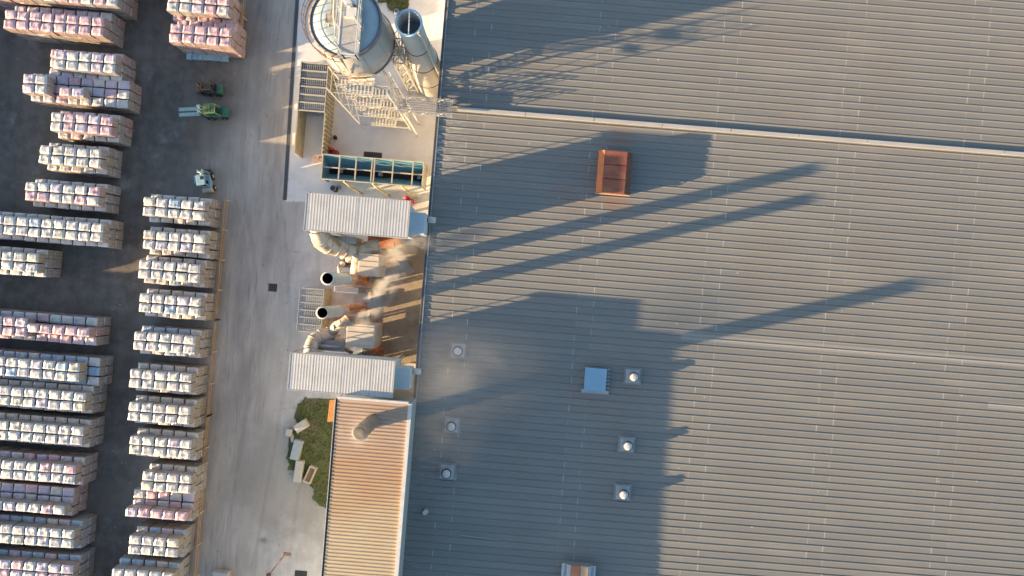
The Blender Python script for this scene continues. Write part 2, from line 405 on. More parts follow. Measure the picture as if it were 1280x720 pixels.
n_ = 16
for i in range(n_):
    yy = ys+.06+(yn-ys-.12)*i/(n_-1); b.bar((xm2,yy,z+1.37),(xe,yy,z+.95), .03)
b.build('louvre', mat('rust_shaded', (.12,.055,.04), (.18,.08,.05), .8, ns=3), pv)  # rust darkened on the side away from the sun, shade put into its colour
MB().box(xw-.02, xe, ys-.08, ys-.002, z+.8, z+.92).build('trim', mat('tan_trim', (.55,.42,.28), rough=.6), pv)
# pale blue skylight hatch
c = W(745, 474, HR+.5)
b = MB(); b.box(c.x-.95, c.x+.85, c.y-.98, c.y+.92, HR+.04, HR+.5); b.box(c.x-1.15, c.x+1.25, c.y-1.3, c.y-.98, HR+.04, HR+.16)
h = b.build('roof_hatch', M_vbase, fb)
MB().box(c.x-1.0, c.x+.9, c.y-1.02, c.y+.96, HR+.5, HR+.56).build('lid', mat('hatch_blue', (.20,.34,.45), (.23,.37,.48), .4, ns=.7), h)
b = MB()
for i in range(6): b.box(c.x+1.0, c.x+1.22, c.y-.8+i*.32, c.y-.62+i*.32, HR+.1, HR+.22)
b.build('bracket', M_galv, h)
# ventilator at the lower edge
z = HR; xa, xb = W(702,716,z+1).x, W(745,716,z+1).x; yt = W(722,707,z+1).y
b = MB(); b.box(xa+.2, xb-.2, yt-4.2, yt-.1, z+.05, z+.9); v = b.build('roof_ventilator', M_galv, fb)
b = MB(); q = (xb-xa)/4
b.quad([(xa,yt,z+.7),(xa+q,yt,z+1.05),(xa+q,yt-4.3,z+1.05),(xa,yt-4.3,z+.7)]); b.quad([(xb-q,yt,z+1.05),(xb,yt,z+.7),(xb,yt-4.3,z+.7),(xb-q,yt-4.3,z+1.05)])
b.build('side_hood', M_vbase, v)
MB().box(xa+q, xa+2.1*q, yt-4.3, yt, z+.95, z+1.2).build('west_ridge', mat('copper_rust', (.5,.20,.09), (.36,.14,.08), .6, ns=2), v)
MB().box(xa+2.16*q, xb-q, yt-4.3, yt, z+.95, z+1.22).build('east_ridge', mat('copper_tan', (.62,.40,.24), (.5,.3,.18), .6, ns=2), v)
# thin lightning cables over the roof
b = MB(); p = W(575,669,HR+.12); b.bar(p, W(625,675,HR+.12), .03); b.build('roof_cable', M_galvl, fb)

# ------------------------------------------------------------------ ribbed roof helper
def ribbed_roof(name, x0, x1, y0, y1, z, per, h, along, m, parent, slope=0):
    r = MB(); prev = None
    a0, a1 = (x0, x1) if along == 'y' else (y0, y1)
    n = int((a1-a0)/per); per = (a1-a0)/n; pr = []
    for i in range(n):
        a = a0+i*per; pr += [(a, 0), (a+per*.45, 0), (a+per*.58, h), (a+per*.87, h)]
    pr.append((a1, 0))
    for a, hh in pr:
        if along == 'y': cur = [r.bm.verts.new((a, y0, z+hh)), r.bm.verts.new((a, y1, z+hh+slope))]
        else: cur = [r.bm.verts.new((x0, a, z+hh)), r.bm.verts.new((x1, a, z+hh+slope))]
        if prev: r.bm.faces.new((prev[0], prev[1], cur[1], cur[0]))
        prev = cur
    return r.build(name, m, parent)
M_shed = mat('white_roof_sheet', (.39,.405,.41), (.425,.435,.435), .5, ns=.7, c3=(.36,.365,.36), ns3=1.0, t3=(.5,.7))
M_shed_wall = mat('pale_blue_wall', (.42,.48,.52), (.47,.53,.56), .6, ns=1)
def tower_shed(label, tl, tr, br, bl, z, boxspan):
    A, B, Cc, D = W(*tl, z), W(*tr, z), W(*br, z), W(*bl, z)
    x0 = (A.x+D.x)/2; x1 = (B.x+Cc.x)/2; y1 = (A.y+B.y)/2; y0 = (Cc.y+D.y)/2
    t = thing('filter_tower', label, 'industrial shed', ((x0+x1)/2, (y0+y1)/2, 0), 'white roofed filter towers')
    ribbed_roof('roof', x0, x1, y0, y1, z, .235, .007, 'y', M_shed, t)
    b = MB(); b.box(x0+.25, x1-.15, y0+.2, y1-.2, z-4.6, z-.06); b.build('casing', M_shed_wall, t)
    b = MB()
    for s in (0, 1): b.box(x0+.02, x1-.02, (y0-.05, y1+.005)[s], (y0-.005, y1+.05)[s], z-.18, z+.025)
    b.box(x0-.08, x0-.01, y0-.05, y1+.05, z-.18, z+.03); b.box(x1+.01, x1+.08, y0-.05, y1+.05, z-.18, z+.03)
    b.build('roof_trim', M_galvl, t)
    b = MB()
    for fx in (.22, .5, .78): xx = x0+(x1-x0)*fx; MB().box(xx-.012, xx+.012, y0, y1, z+.008, z+.011).build('lap_joint', M_galvl, t)
    for yy in (y0-.12, y1+.12): MB().bar((x0+.15, yy, .01), (x0+.15, yy, z-.1), .1, n=8).build('downpipe', M_galv, t)
    b = MB(); b.box(x1-.15+.003, x1+1.15, y0+.5, y1-.7, z-3.6, z-1.4); b.build('side_cabinet', mat('cabinet_grey', (.46,.52,.55), (.40,.47,.51), .55, ns=1), t)
    b = MB(); b.tube([(x1+1.151, y0+1.9, z-3.0), (x1+1.5, y0+1.9, z-3.1), (x1+1.8, y0+1.9, z-3.2)], .28); b.build('side_duct', M_shed, t)
    for k, xx in enumerate((x0+.5, (x0+x1)/2, x1-.5)):
        for yy in (y0+.4, y1-.4):
            MB().bar((xx, yy, 0), (xx, yy, z-4.6), .22).build('leg', M_galv, t)
    for k in range(4):
        cx = x0+1.1+(x1-x0-2.2)*(k+.5)/4; M0 = Matrix.Translation((cx, (y0+y1)/2, z-4.6))
        MB().lathe([(.3,-3.0),(1.05,-.02)], 4, M0 @ Matrix.Rotation(PI/4, 4, 'Z'), smooth=False).build('hopper', M_shed_wall, t)
    return t, x0, x1, y0, y1
t1, sx0, sx1, sy0, sy1 = tower_shed('white ribbed roof tower just below the blue hopper', (386,242), (512,251), (509,296.5), (378,288), 12.6, None)
t2, ux0, ux1, uy0, uy1 = tower_shed('white ribbed roof tower just above the tan ribbed roof', (362.5,441), (492.5,452), (490.5,496.5), (361.5,487.5), 11.8, None)

# ------------------------------------------------------------------ tan roofed annex
z = 12.0
ax0 = W(414, 600, z).x; ax1 = W(503, 600, z).x; ay1 = W(470, 502, z).y; ay0 = Y0
M_tan = bpy.data.materials.new('tan_roof_sheet')
def tan_mat(m):
    N, L = nt(m); b = N['Principled BSDF']; b.inputs['Roughness'].default_value = .6
    g = N.new('ShaderNodeNewGeometry'); sx = N.new('ShaderNodeSeparateXYZ'); L.new(g.outputs['Position'], sx.inputs[0])
    n = N.new('ShaderNodeTexNoise'); n.inputs['Scale'].default_value = .35; n.inputs['Detail'].default_value = 7; L.new(g.outputs['Position'], n.inputs['Vector'])
    a = N.new('ShaderNodeMath'); a.operation = 'MULTIPLY_ADD'; L.new(n.outputs['Fac'], a.inputs[0]); a.inputs[1].default_value = 9; L.new(sx.outputs['Y'], a.inputs[2])
    mr = N.new('ShaderNodeMapRange'); mr.inputs['From Min'].default_value = ay1-9+1.5; mr.inputs['From Max'].default_value = ay1+2.0; L.new(a.outputs[0], mr.inputs['Value'])
    r = N.new('ShaderNodeValToRGB'); e = r.color_ramp.elements; e[0].position = 0; e[0].color = (.43,.345,.225,1); e[1].position = 1; e[1].color = (.36,.265,.195,1)
    k = e.new(.35); k.color = (.41,.305,.185,1); k = e.new(.62); k.color = (.37,.235,.135,1)
    L.new(mr.outputs[0], r.inputs['Fac'])
    mp = N.new('ShaderNodeMapping'); mp.inputs['Scale'].default_value = (.5, 4, 1); L.new(g.outputs['Position'], mp.inputs[0])
    n2 = N.new('ShaderNodeTexNoise'); n2.inputs['Scale'].default_value = 1.2; n2.inputs['Detail'].default_value = 8; L.new(mp.outputs[0], n2.inputs['Vector'])
    m2 = N.new('ShaderNodeMapRange'); m2.inputs['From Min'].default_value = .45; m2.inputs['From Max'].default_value = .75; m2.inputs['To Max'].default_value = .38; L.new(n2.outputs['Fac'], m2.inputs['Value'])
    mx = N.new('ShaderNodeMix'); mx.data_type = 'RGBA'; L.new(m2.outputs[0], mx.inputs['Factor']); L.new(r.outputs[0], mx.inputs['A']); mx.inputs['B'].default_value = (.30,.165,.085,1)
    L.new(mx.outputs['Result'], b.inputs['Base Color'])
tan_mat(M_tan)
an = thing('annex_building', 'long annex under a tan rust-stained ribbed roof beside the grey roof', 'building', ((ax0+ax1)/2, ay1-8, 0))
ribbed_roof('roof', ax0, ax1, ay0, ay1, z, .30, .034, 'x', M_tan, an)
b = MB(); b.box(ax0+.1, ax1+.12, ay0, ay1-.1, 0, z-.05); b.build('wall', mat('annex_wall', (.27,.30,.31), (.31,.33,.34), .7, ns=1), an)
b = MB(); b.box(ax1+.005, ax1+.30, ay0, ay1+.05, z-.2, z+.16); b.box(ax0, ax1+.005, ay1+.005, ay1+.20, z-.2, z+.16); b.build('parapet_cap', M_white, an)
b = MB(); b.box(ax0-.16, ax0-.01, ay0, ay1, z-.15, z-.04); b.build('gutter', M_dark, an)
b = MB(); y = ay0
while y < ay1-.1: b.box(ax0-.20, ax0-.161, y, y+.32, z-.15, z+.07); y += .36
b.build('gutter_clip', M_white, an)
b = MB()
for i in range(5): b.bar(W(413+1.8*i, 500, 6), W(411+1.8*i-1, 527, 6), .1)
b.bar(W(412,503,5.94), W(421,503.6,5.94), .08); b.bar(W(411,524,5.94), W(419,524.6,5.94), .08)
for q in ((412,503),(411,524)): b.bar(W(q[0]+1,q[1],0)*1.0 if False else (W(q[0]+1,q[1],6).x, W(q[0]+1,q[1],6).y, 0), W(q[0]+1,q[1],5.92), .1)
tag(b.build('pergola', M_wood2), 'orange timber slat canopy at the corner of the tan roof', 'canopy')
# stack on tan roof
def chimney(label, px, py, ztop, R, zbase, hole, m_low, m_top, zsplit, group='steel chimneys'):
    c = W(px, py, ztop)
    t = thing('chimney', label, 'chimney', (c.x, c.y, zbase), group)
    M0 = Matrix.Translation((c.x, c.y, 0))
    if zsplit > zbase: MB().lathe([(R*1.02, zbase), (R*1.02, zsplit)], 32, M0).build('lower_shaft', m_low, t)
    MB().lathe([(R, zsplit+.002), (R, ztop-.12), (R*1.06, ztop-.1), (R*1.06, ztop), (R*.84, ztop)], 36, M0, cap=False).build('shaft', m_top, t)
    MB().lathe([(R*.05, ztop-2.2), (R*.83, ztop-2.2), (R*.835, ztop-.03)], 32, M0, cap=False).build('flue', hole, t)
    zz = zbase+3.0
    while zz < ztop-2:
        MB().lathe([(R*1.021, zz), (R*1.07, zz+.02), (R*1.07, zz+.08), (R*1.021, zz+.10)], 32, M0, cap=False).build('flange', m_low if zz < zsplit else m_top, t); zz += 3.6
    return t
M_stackw = mat('stack_white', (.44,.44,.42), (.50,.50,.48), .45, ns=1.5)
M_stackr = mat('stack_rust', (.62,.22,.08), (.60,.44,.30), .7, ns=2.5, stretch=(3, 3, .35), c3=(.40,.15,.07), ns3=3)
M_flue = mat('flue_shade', (.012,.010,.010), rough=1)  # black colour stands in for the shade deep inside the flue
chimney('white steel chimney, the upper of the pair between the white towers', 409.5, 348, 15.45, .50, 0, M_flue, M_stackr, M_stackw, 9.6)
chimney('white steel chimney with rusty mouth, the lower of the pair between the towers', 403, 391, 15.45, .47, 0, mat('rusty_flue_shade', (.035,.012,.008), rough=1), M_stackr, mat('stack_white_rusty', (.46,.44,.41), (.45,.25,.16), .5, ns=2.0, contrast=(.5,.75)), 10.6)  # rusty flue colour is darkened to carry the shade of the deep mouth
chimney('short brownish chimney standing on the tan ribbed roof', 450, 541, 16.5, .58, 12.05, mat('grey_soot', (.10,.09,.08), rough=1), M_stackr, mat('stack_brown', (.115,.10,.09), (.17,.15,.135), .7, ns=2), 12.05)

# ------------------------------------------------------------------ low annex roof with dust
z = 3.2
P = polyW([(466,303),(536,308),(526,455),(458,450)], z)
ca = thing('low_annex', 'low flat roof covered in brown dust between the two white towers', 'building', (P[0][0], P[0][1], 0))
b = MB(); b.prism(P, 0, z-.1); b.build('wall', M_conc, ca)
xs_ = [p[0] for p in P]; ys_ = [p[1] for p in P]
b = MB(); b.prism(P, z-.1, z); b.build('roof', M_dust, ca)
b = MB(); b.bar((P[0][0], P[0][1], z+.12), (P[3][0], P[3][1], z+.12), .22, .24); b.build('kerb', M_conc, ca)
b = MB(); pc = W(508, 333, z+.25); R_ = Matrix.Translation(pc) @ Matrix.Rotation(math.radians(-44), 4, 'Z')
b.box(-.85, .85, -.32, .32, -.2, .12, R_)
for i in range(7): b.box(-.8+i*.24, -.68+i*.24, -.3, .3, .121, .17, R_)
tag(b.build('louvred_unit', M_galv), 'slanted grey louvred unit lying on the brown dusty roof', 'vent unit')
b = MB(); pc = W(472,371,z+.3); b.box(pc.x-.3, pc.x+.3, pc.y-.28, pc.y+.28, z, z+.4)
tag(b.build('roof_box', M_galv, bevel=.02), 'small dark square box on the left edge of the dusty roof', 'box')

# ------------------------------------------------------------------ ducts and filters between the towers
def duct(label, pts, rad, m, group=None, rings=True):
    P = [W(*p) for p in pts]; t = thing('duct', label, 'duct', (P[0].x, P[0].y, 0), group)
    # smooth path
    pp = []
    for i in range(len(P)-1):
        p0 = P[max(i-1, 0)]; p1 = P[i]; p2 = P[i+1]; p3 = P[min(i+2, len(P)-1)]
        for k in range(6):
            u = k/6; pp.append(.5*((2*p1)+(p2-p0)*u+(2*p0-5*p1+4*p2-p3)*u*u+(3*p1-p0-3*p2+p3)*u**3))
    pp.append(P[-1])
    MB().tube(pp, rad, 20).build('pipe', m, t)
    if rings:
        for i in range(1, len(pp)-1, 5):
            d = (pp[i+1]-pp[i-1]).normalized()*.06
            MB().tube([pp[i]-d, pp[i]+d], rad*1.07, 20).build('flange', m, t)
    return t
M_duct = mat('duct_cream', (.42,.40,.35), (.36,.33,.28), .55, ns=1.6, c3=(.26,.19,.12), ns3=1.6, t3=(.5,.68), bump=.02, bs=3)
duct('fat white segmented duct curving out under the upper white tower', [(400,272,9.2),(400,292,9.1),(404,302,8.8),(414,307,8.2),(427,309,7.6),(442,315,7.0)], .82, M_duct)
duct('fat white segmented duct curving out above the lower white tower', [(388,452,7.6),(389,434,7.5),(394,424,7.2),(404,419,6.8),(416,417,6.2)], .6, M_duct)
duct('cream box duct crossing from the filter casing to the upper tower', [(442,318,7.0),(458,311,6.8),(474,306,6.5)], .62, M_duct)
duct('vertical cream duct beside the upper filter casing', [(447,318,7.5),(446,330,6.8),(444,345,6.2)], .5, M_duct, rings=False)
duct('short cream duct bending beside the lower rusty chimney', [(436,398,7.5),(428,404,7.6),(420,408,7.2),(416,416,6.4)], .42, M_duct)
duct('bright cream upright duct right of the lower duct bend', [(437,398,7.6),(439,410,7.2),(438,424,6.6)], .42, M_duct, rings=False)
def casing(label, x0, x1, y0, y1, z0, z1, m, ribs=True):
    a = W(x0, y0, z1); c = W(x1, y1, z1); xa, xb = a.x, c.x; yb, ya = a.y, c.y
    xa, xb = min(xa, xb), max(xa, xb); ya, yb = min(ya, yb), max(ya, yb)
    t = thing('filter_casing', label, 'filter unit', ((xa+xb)/2, (ya+yb)/2, 0))
    b = MB(); b.box(xa, xb, ya, yb, z0, z1); b.build('housing', m, t, bevel=.03)
    b = MB()
    for xx in (xa+.15, xb-.15):
        for yy in (ya+.15, yb-.15): b.bar((xx, yy, 0), (xx, yy, z0), .16)
    b.build('support_frame', M_galv, t)
    b = MB()
    for i in range(4): b.box(xa+.05, xb-.05, ya+(yb-ya)*(i+.5)/4-.03, ya+(yb-ya)*(i+.5)/4+.03, z1+.002, z1+.05)
    b.build('stiffener', m, t)
    b = MB(); b.box((xa+xb)/2-.35, (xa+xb)/2+.35, ya-.05, ya-.001, z0+.2, z0+1.3); b.build('hatch', M_galvl, t)
    return t
M_case = mat('casing_beige', (.52,.47,.40), (.46,.41,.35), .7, ns=1.5)
casing('beige filter casing under the upper white tower', 449, 472, 316, 346, 4.0, 7.6, M_case)
casing('beige filter casing above the lower white tower', 434, 466, 404, 436, 4.0, 7.8, M_case)
casing('long grey casing just below the upper white chimney', 418, 448, 357, 367, 5.0, 7.6, M_galv)
casing('grey roofed casing between the white duct and the upper tower', 414, 444, 294, 305, 5.5, 8.2, M_galv)
casing('low grey casing just above the lower white tower', 398, 430, 424, 440, 4.0, 7.0, M_galv)
casing('narrow grey casing right of the lower beige casing', 452, 470, 436, 448, 2.0, 4.6, M_galv)
# small rusty hopper bits
b = MB(); p = W(483,300,5.0); M0 = Matrix.Translation((p.x, p.y, 3.2)); b.lathe([(.35,0),(1.1,1.5),(1.1,2.0)], 4, M0 @ Matrix.Rotation(PI/4,4,'Z'), smooth=False); b.box(p.x-1.6,p.x+1.4,p.y-.3,p.y+.3,5.3-.1,5.5)
tag(b.build('rusty_hopper', M_rust), 'rusty orange hopper below the edge of the upper white tower', 'hopper')
b = MB(); p = W(471,441,5.0); M0 = Matrix.Translation((p.x, p.y, 3.2)); b.lathe([(.3,0),(.8,1.2),(.8,1.6)], 4, M0 @ Matrix.Rotation(PI/4,4,'Z'), smooth=False); b.bar(W(463,443,5),W(481,441,5),.25)
tag(b.build('rusty_hopper', M_rust), 'small rusty hopper above the edge of the lower white tower', 'hopper')
# fan pair
p = W(432, 326, 5.5); t = thing('fan_unit', 'dark box with two round white fan housings left of the casings', 'fan', (p.x, p.y, 0))
MB().box(p.x-.55, p.x+.6, p.y-.6, p.y+.55, 4.2, 5.3).build('housing', M_dark, t)
MB().bar((p.x-.4,p.y,0),(p.x-.4,p.y,4.2),.15).bar((p.x+.4,p.y,0),(p.x+.4,p.y,4.2),.15).build('support_frame', M_galv, t)
for dx, dy, rr in ((.28,.1,.28),(-.3,.32,.22),(-.25,-.28,.24)):
    MB().lathe([(rr,5.3),(rr,5.62),(rr*.5,5.7)],20,Matrix.Translation((p.x+dx,p.y+dy,0))).build('fan_housing', M_white, t)
p = W(414, 405, 4); t = thing('pump_unit', 'small red and dark pump set below the lower chimney', 'pump', (p.x, p.y, 0))
MB().box(p.x-.7,p.x+.9,p.y-.5,p.y+.5,0,.3).build('base', M_conc, t)
for dx, dy, m in ((-.35,-.1,M_red),(.2,.15,M_red),(.6,-.2,M_dark)):
    MB().bar((p.x+dx,p.y+dy-.3,.7),(p.x+dx,p.y+dy+.3,.7),.4,n=14).bar((p.x+dx,p.y+dy,.3),(p.x+dx,p.y+dy,.6),.3).build('motor', m, t)

def pipe_run(label, pts, rad, m):
    P = [W(*p) for p in pts]; t = thing('pipe_run', label, 'pipe', (P[0].x, P[0].y, 0))
    MB().tube(P, rad, 10).build('pipe', m, t)
    for q in (P[1], P[-2]):
        MB().bar((q.x, q.y, .01), (q.x, q.y, q.z-rad), .09).build('support', M_galv, t)
    MB().lathe([(rad*1.9,-.05),(rad*1.9,.05)],14,Matrix.Translation(P[0]) @ Matrix.Rotation(PI/2,4,'Y')).build('flange', M_galv, t)
pipe_run('thin rusty pipe along the lower side of the upper chimney foot', [(436,353,8.2),(444,354,7.6),(462,357,7.2),(472,358,3.3)], .14, M_rust)
pipe_run('thin pale pipe linking the fan unit to the upper chimney', [(424,334,6.0),(425,340,6.4),(427,346,6.6),(430,352,6.6)], .2, M_galvl)
pipe_run('thin rusty pipe beside the lower chimney foot', [(430,387,8.8),(440,386,8.4),(458,384,8.0),(470,386,3.4)], .16, M_rust)
pipe_run('grey pipe bundle above the lower white tower', [(396,431,7.4),(410,433,7.2),(424,434,7.0),(440,441,6.0)], .16, M_galv)
pipe_run('short yellowish pipe left of the lower filter casing', [(418,409,8.2),(424,406,8.4),(430,403,8.4),(436,401,8.0)], .13, M_cream)
# ------------------------------------------------------------------ storage bays with mesh covers
def grid_cover(x0, x1, y0, y1, z, nb, fine=.19):
    fr = MB(); e = .12
    for i in range(nb+1):
        yy = y0+(y1-y0)*i/nb; fr.box(x0, x1, yy-.06, yy+.06, z, z+.10)
    fr.box(x0-.08, x0, y0-.06, y1+.06, z-.03, z+.12); fr.box(x1, x1+.08, y0-.06, y1+.06, z-.03, z+.12)
    gr = MB(); n = int((x1-x0)/fine)
    for i in range(1, n): gr.box(x0+(x1-x0)*i/n-.035, x0+(x1-x0)*i/n+.035, y0, y1, z-.005, z+.03)
    n = int((y1-y0)/.28)
    for i in range(1, n): gr.box(x0, x1, y0+(y1-y0)*i/n-.03, y0+(y1-y0)*i/n+.03, z-.035, z-.006)
    return fr, gr
M_bay = mat('bay_sheet', (.38,.36,.26), (.30,.28,.20), .7, ns=2, c3=(.30,.20,.12), ns3=1.4)
zt = 2.6
bx0 = (W(377,80,zt).x+W(373,138,zt).x)/2; bx1 = W(408,110,zt).x; by1 = W(393,79,zt).y; bym = W(391,139,zt).y; by0 = W(388,193,zt).y
t = thing('mesh_covered_bay', 'cream walled bay with a barred mesh cover and an open lower end', 'storage bay', ((bx0+bx1)/2, (by0+by1)/2, 0))
b = MB(); b.box(bx0-.1, bx0, by0, by1, .004, zt); b.box(bx0, bx1, by1, by1+.1, .004, zt); b.build('west_wall', M_bay, t)
b = MB(); b.box(bx1, bx1+.1, by0, by1, .004, zt)
y = by0
while y < by1: b.box(bx1+.101, bx1+.18, y, y+.14, .004, zt); y += .42
b.build('east_wall', M_bay, t)
fr, gr = grid_cover(bx0+.02, bx1-.02, bym, by1-.02, zt+.04, 6); fr.build('cover_frame', M_cream, t); gr.build('mesh', M_galv, t)
MB().box(bx0+.02, bx1-.02, bym+.2, by1-.1, .01, .9).build('stored_material', mat('grey_scrap', (.18,.22,.26), (.30,.33,.35), .8, ns=3), t)
zt = 2.6
cx0 = W(374,385,zt).x; cx1 = W(403,385,zt).x; cy1 = W(390,361,zt).y; cy0 = W(388,415,zt).y
t = thing('mesh_platform', 'grey barred mesh platform left of the lower rusty chimney', 'platform', ((cx0+cx1)/2, (cy0+cy1)/2, 0))
fr, gr = grid_cover(cx0, cx1, cy0, cy1, zt, 6); fr.build('cover_frame', M_galv, t); gr.build('mesh', M_galv, t)
b = MB()
for xx in (cx0, cx1):
    for yy in (cy0, (cy0+cy1)/2, cy1): b.bar((xx, yy, .004), (xx, yy, zt-.03), .1)
b.build('leg', M_galv, t)
MB().box(cx1+.09, cx1+.14, cy0, cy1, .3, zt-.1).build('side_sheet', M_bay, t)
MB().box(cx0+.2, cx1-.2, cy0+.2, cy1-.2, .01, 1.4).build('tank', mat('slate_blue', (.13,.18,.22), (.17,.22,.26), .6, ns=2), t)
# blue hopper
zt = 2.8
hx0 = (W(404,193,zt).x+W(402.6,223,zt).x)/2; hx1 = (W(529,204,zt).x+W(527,232,zt).x)/2; hy1 = W(466,198.5,zt).y; hy0 = W(465,228,zt).y
t = thing('feed_hopper', 'long open blue feed hopper crossed by cream beams', 'hopper', ((hx0+hx1)/2, (hy0+hy1)/2, 0))
b = MB(); ym = (hy0+hy1)/2
b.quad([(hx0,hy0,zt),(hx1,hy0,zt),(hx1,ym-.3,.6),(hx0,ym-.3,.6)]); b.quad([(hx0,hy1,zt),(hx1,hy1,zt),(hx1,ym+.3,.6),(hx0,ym+.3,.6)])
b.quad([(hx0+.01,hy0,zt),(hx0+.01,hy1,zt),(hx0+.01,hy1,.3),(hx0+.01,hy0,.3)]); b.quad([(hx1-.01,hy0,zt),(hx1-.01,hy1,zt),(hx1-.01,hy1,.3),(hx1-.01,hy0,.3)])
b.build('trough', M_blue, t)
MB().box(hx0+.05, hx1-.05, ym-.32, ym+.32, .45, .6).build('belt', M_rubber, t)
b = MB(); b.box(hx0-.08, hx1+.08, hy0-.06, hy0, zt-.35, zt+.06); b.box(hx0-.08, hx1+.08, hy1, hy1+.1, .3, zt+.06); b.box(hx0-.1, hx0, hy0, hy1, .3, zt+.06); b.box(hx1, hx1+.1, hy0, hy1, .3, zt+.06)
b.build('rim', M_cream, t)
for fx in (.165,.33,.49,.515,.70,.90):
    xx = hx0+(hx1-hx0)*fx
    b = MB().box(xx-.06, xx+.06, hy0, hy1, zt-.1, zt+.02); b.build('cross_beam', M_cream, t)
MB().box(hx0, hx1, ym-.06, ym+.06, zt-.22, zt-.105).build('centre_beam', M_cream, t)
for i in range(3):
    xx = hx0+(hx1-hx0)*(.22+.29*i); b = MB()
    b.tube([(xx, hy0-.1, zt-.1), (xx+.5, hy0-.5, zt-.7), (xx+1.0, hy0-.7, 1.2), (xx+1.2, hy0-.8, 0)], .09, 8); b.bar((xx-.1,hy0-.12,zt-.2),(xx+.9,hy0-.5,zt-.35),.18,.06)
    b.build('brace', mat('yellow_steel', (.62,.50,.22), (.48,.36,.16), .6, ns=3), t)
b = MB()
for fx in (.14,.55,.95):
    xx = hx0+(hx1-hx0)*fx; b.box(xx-.25, xx+.1, ym-.2, ym+.25, .62, 1.1)
b.build('feeder', M_galv, t)
# ------------------------------------------------------------------ silos
c = W(432, 27, 16.0); M0 = Matrix.Translation((c.x, c.y, 0))
t = thing('silo', 'big round silo with pale blue roof and a white railed walkway', 'silo', (c.x, c.y, 0), 'silos beside the factory roof')
M_silo = mat('silo_wall', (.42,.39,.36), (.36,.33,.30), .55, ns=.8, c3=(.36,.32,.28), ns3=.6, stretch=(1, 1, .3))
MB().lathe([(.4,7.6),(2.9,11.5),(2.98,11.6),(2.98,11.8),(2.62,15.95)], 56, M0).build('shell', M_silo, t)
MB().lathe([(2.985,11.7),(3.06,11.7),(3.06,11.9),(2.985,11.9)], 56, M0, cap=False).build('ring', mat('brown_ring', (.20,.13,.10), (.14,.10,.08), .7, ns=4), t)
b = MB()
for i in range(10):
    a = 2*PI*i/10+.2; b.bar((c.x+2.99*math.cos(a), c.y+2.99*math.sin(a), 11.7), (c.x+2.64*math.cos(a), c.y+2.64*math.sin(a), 15.9), .05)
b.build('seam', M_galv, t)
MB().lathe([(2.66,15.952),(2.66,16.05),(1.5,16.22),(.3,16.35)], 56, M0).build('roof', mat('silo_roof_blue', (.29,.36,.40), (.25,.32,.36), .5, ns=1), t)
b = MB(); b.lathe([(2.66,15.8),(2.80,15.8),(2.80,16.12),(2.665,16.12)], 56, M0, cap=False); b.build('rim', mat('dark_rim', (.16,.14,.13), (.22,.19,.17), .7, ns=4), t)
b = MB()
for i in range(16):
    a = PI*.55+PI*.95*i/15; p0 = Vector((c.x+3.1*math.cos(a), c.y+3.1*math.sin(a), 15.9)); b.bar(p0, p0+Vector((0,0,1.0)), .05)
    if i: 
        a2 = PI*.55+PI*.95*(i-1)/15; p1_ = Vector((c.x+3.1*math.cos(a2), c.y+3.1*math.sin(a2), 15.9)); b.bar(p0+Vector((0,0,1)), p1_+Vector((0,0,1)), .05); b.bar(p0+Vector((0,0,.5)), p1_+Vector((0,0,.5)), .03); b.bar(p0, p1_, .22, .05)
b.build('ring_walkway', mat('brown_ring', (.2,.13,.1)), t)
for i in range(6):
    a = 2*PI*i/6+.3; MB().bar((c.x+2.5*math.cos(a), c.y+2.5*math.sin(a), 0), (c.x+2.9*math.cos(a), c.y+2.9*math.sin(a), 11.6), .16).build('leg', M_galvl, t)
def rail(b, pts, h=1.0, w=.05, step=1.2):
    pts = [Vector(p) for p in pts]
    for a, e in zip(pts[:-1], pts[1:]):
        n = max(1, int((e-a).length/step))
        for i in range(n+1):
            q = a+(e-a)*i/n; b.bar(q, q+Vector((0,0,h)), w)
        b.bar(a+Vector((0,0,h)), e+Vector((0,0,h)), w); b.bar(a+Vector((0,0,h*.5)), e+Vector((0,0,h*.5)), w*.7)
wx0, wx1 = W(423,40,16.8).x, W(450,40,16.8).x; wy0, wy1 = W(440,74,16.6).y, W(435,-30,16.6).y
b = MB(); b.box(wx0, wx1, wy0, wy1, 16.55, 16.62)
b.build('walkway', M_galvl, t)
b = MB(); b2 = [(wx0,wy1,16.62),(wx0,wy0+.9,16.62),(wx0+.6,wy0,16.62),(wx1,wy0,16.62),(wx1,wy1,16.62)]; rail(b, b2, 1.1, .07); b.bar(b2[0],(wx0,wy0+.9,16.62),.06,.15)
xi = wx1-.55
rail(b, [(xi+.12,wy0+3.0,16.62),(xi+.55,wy0+2.2,16.62)], 1.0)
b.build('handrail', M_white, t)
b = MB(); b.box(wx0+.3, wx0+1.2, wy0+4.0, wy0+5.8, 16.622, 17.25); v = b.build('filter_box', mat('violet_grey', (.42,.46,.55), (.5,.54,.6), .5, ns=2), t, bevel=.04)
b = MB(); b.box(wx0+.4, wx0+1.3, wy0+3.0, wy0+3.7, 16.622, 17.1); b.lathe([(.22,16.622),(.22,17.3)],14,Matrix.Translation((wx0+.75,wy0+3.9,0))); b.build('motor', M_white, t)
b = MB(); b.lathe([(.16,17.0),(.16,17.4)],14,Matrix.Translation((wx0+.8,wy0+4.6,0))); b.build('outlet', M_dark, t)
b = MB(); b.tube([(wx0-.55,wy1,16.7),(wx0-.5,wy0+3.2,16.6),(wx0-.2,wy0+1.5,16.45)], .09, 8); b.tube([(wx0-.85,wy1,16.6),(wx0-.75,wy0+3.5,16.5),(wx0-1.0,wy0+2.0,16.1)], .05, 8); b.box(wx0-1.1,wx0-.2,wy0+2.6,wy0+3.3,16.3,16.6); b.build('pipework', M_cream, t)
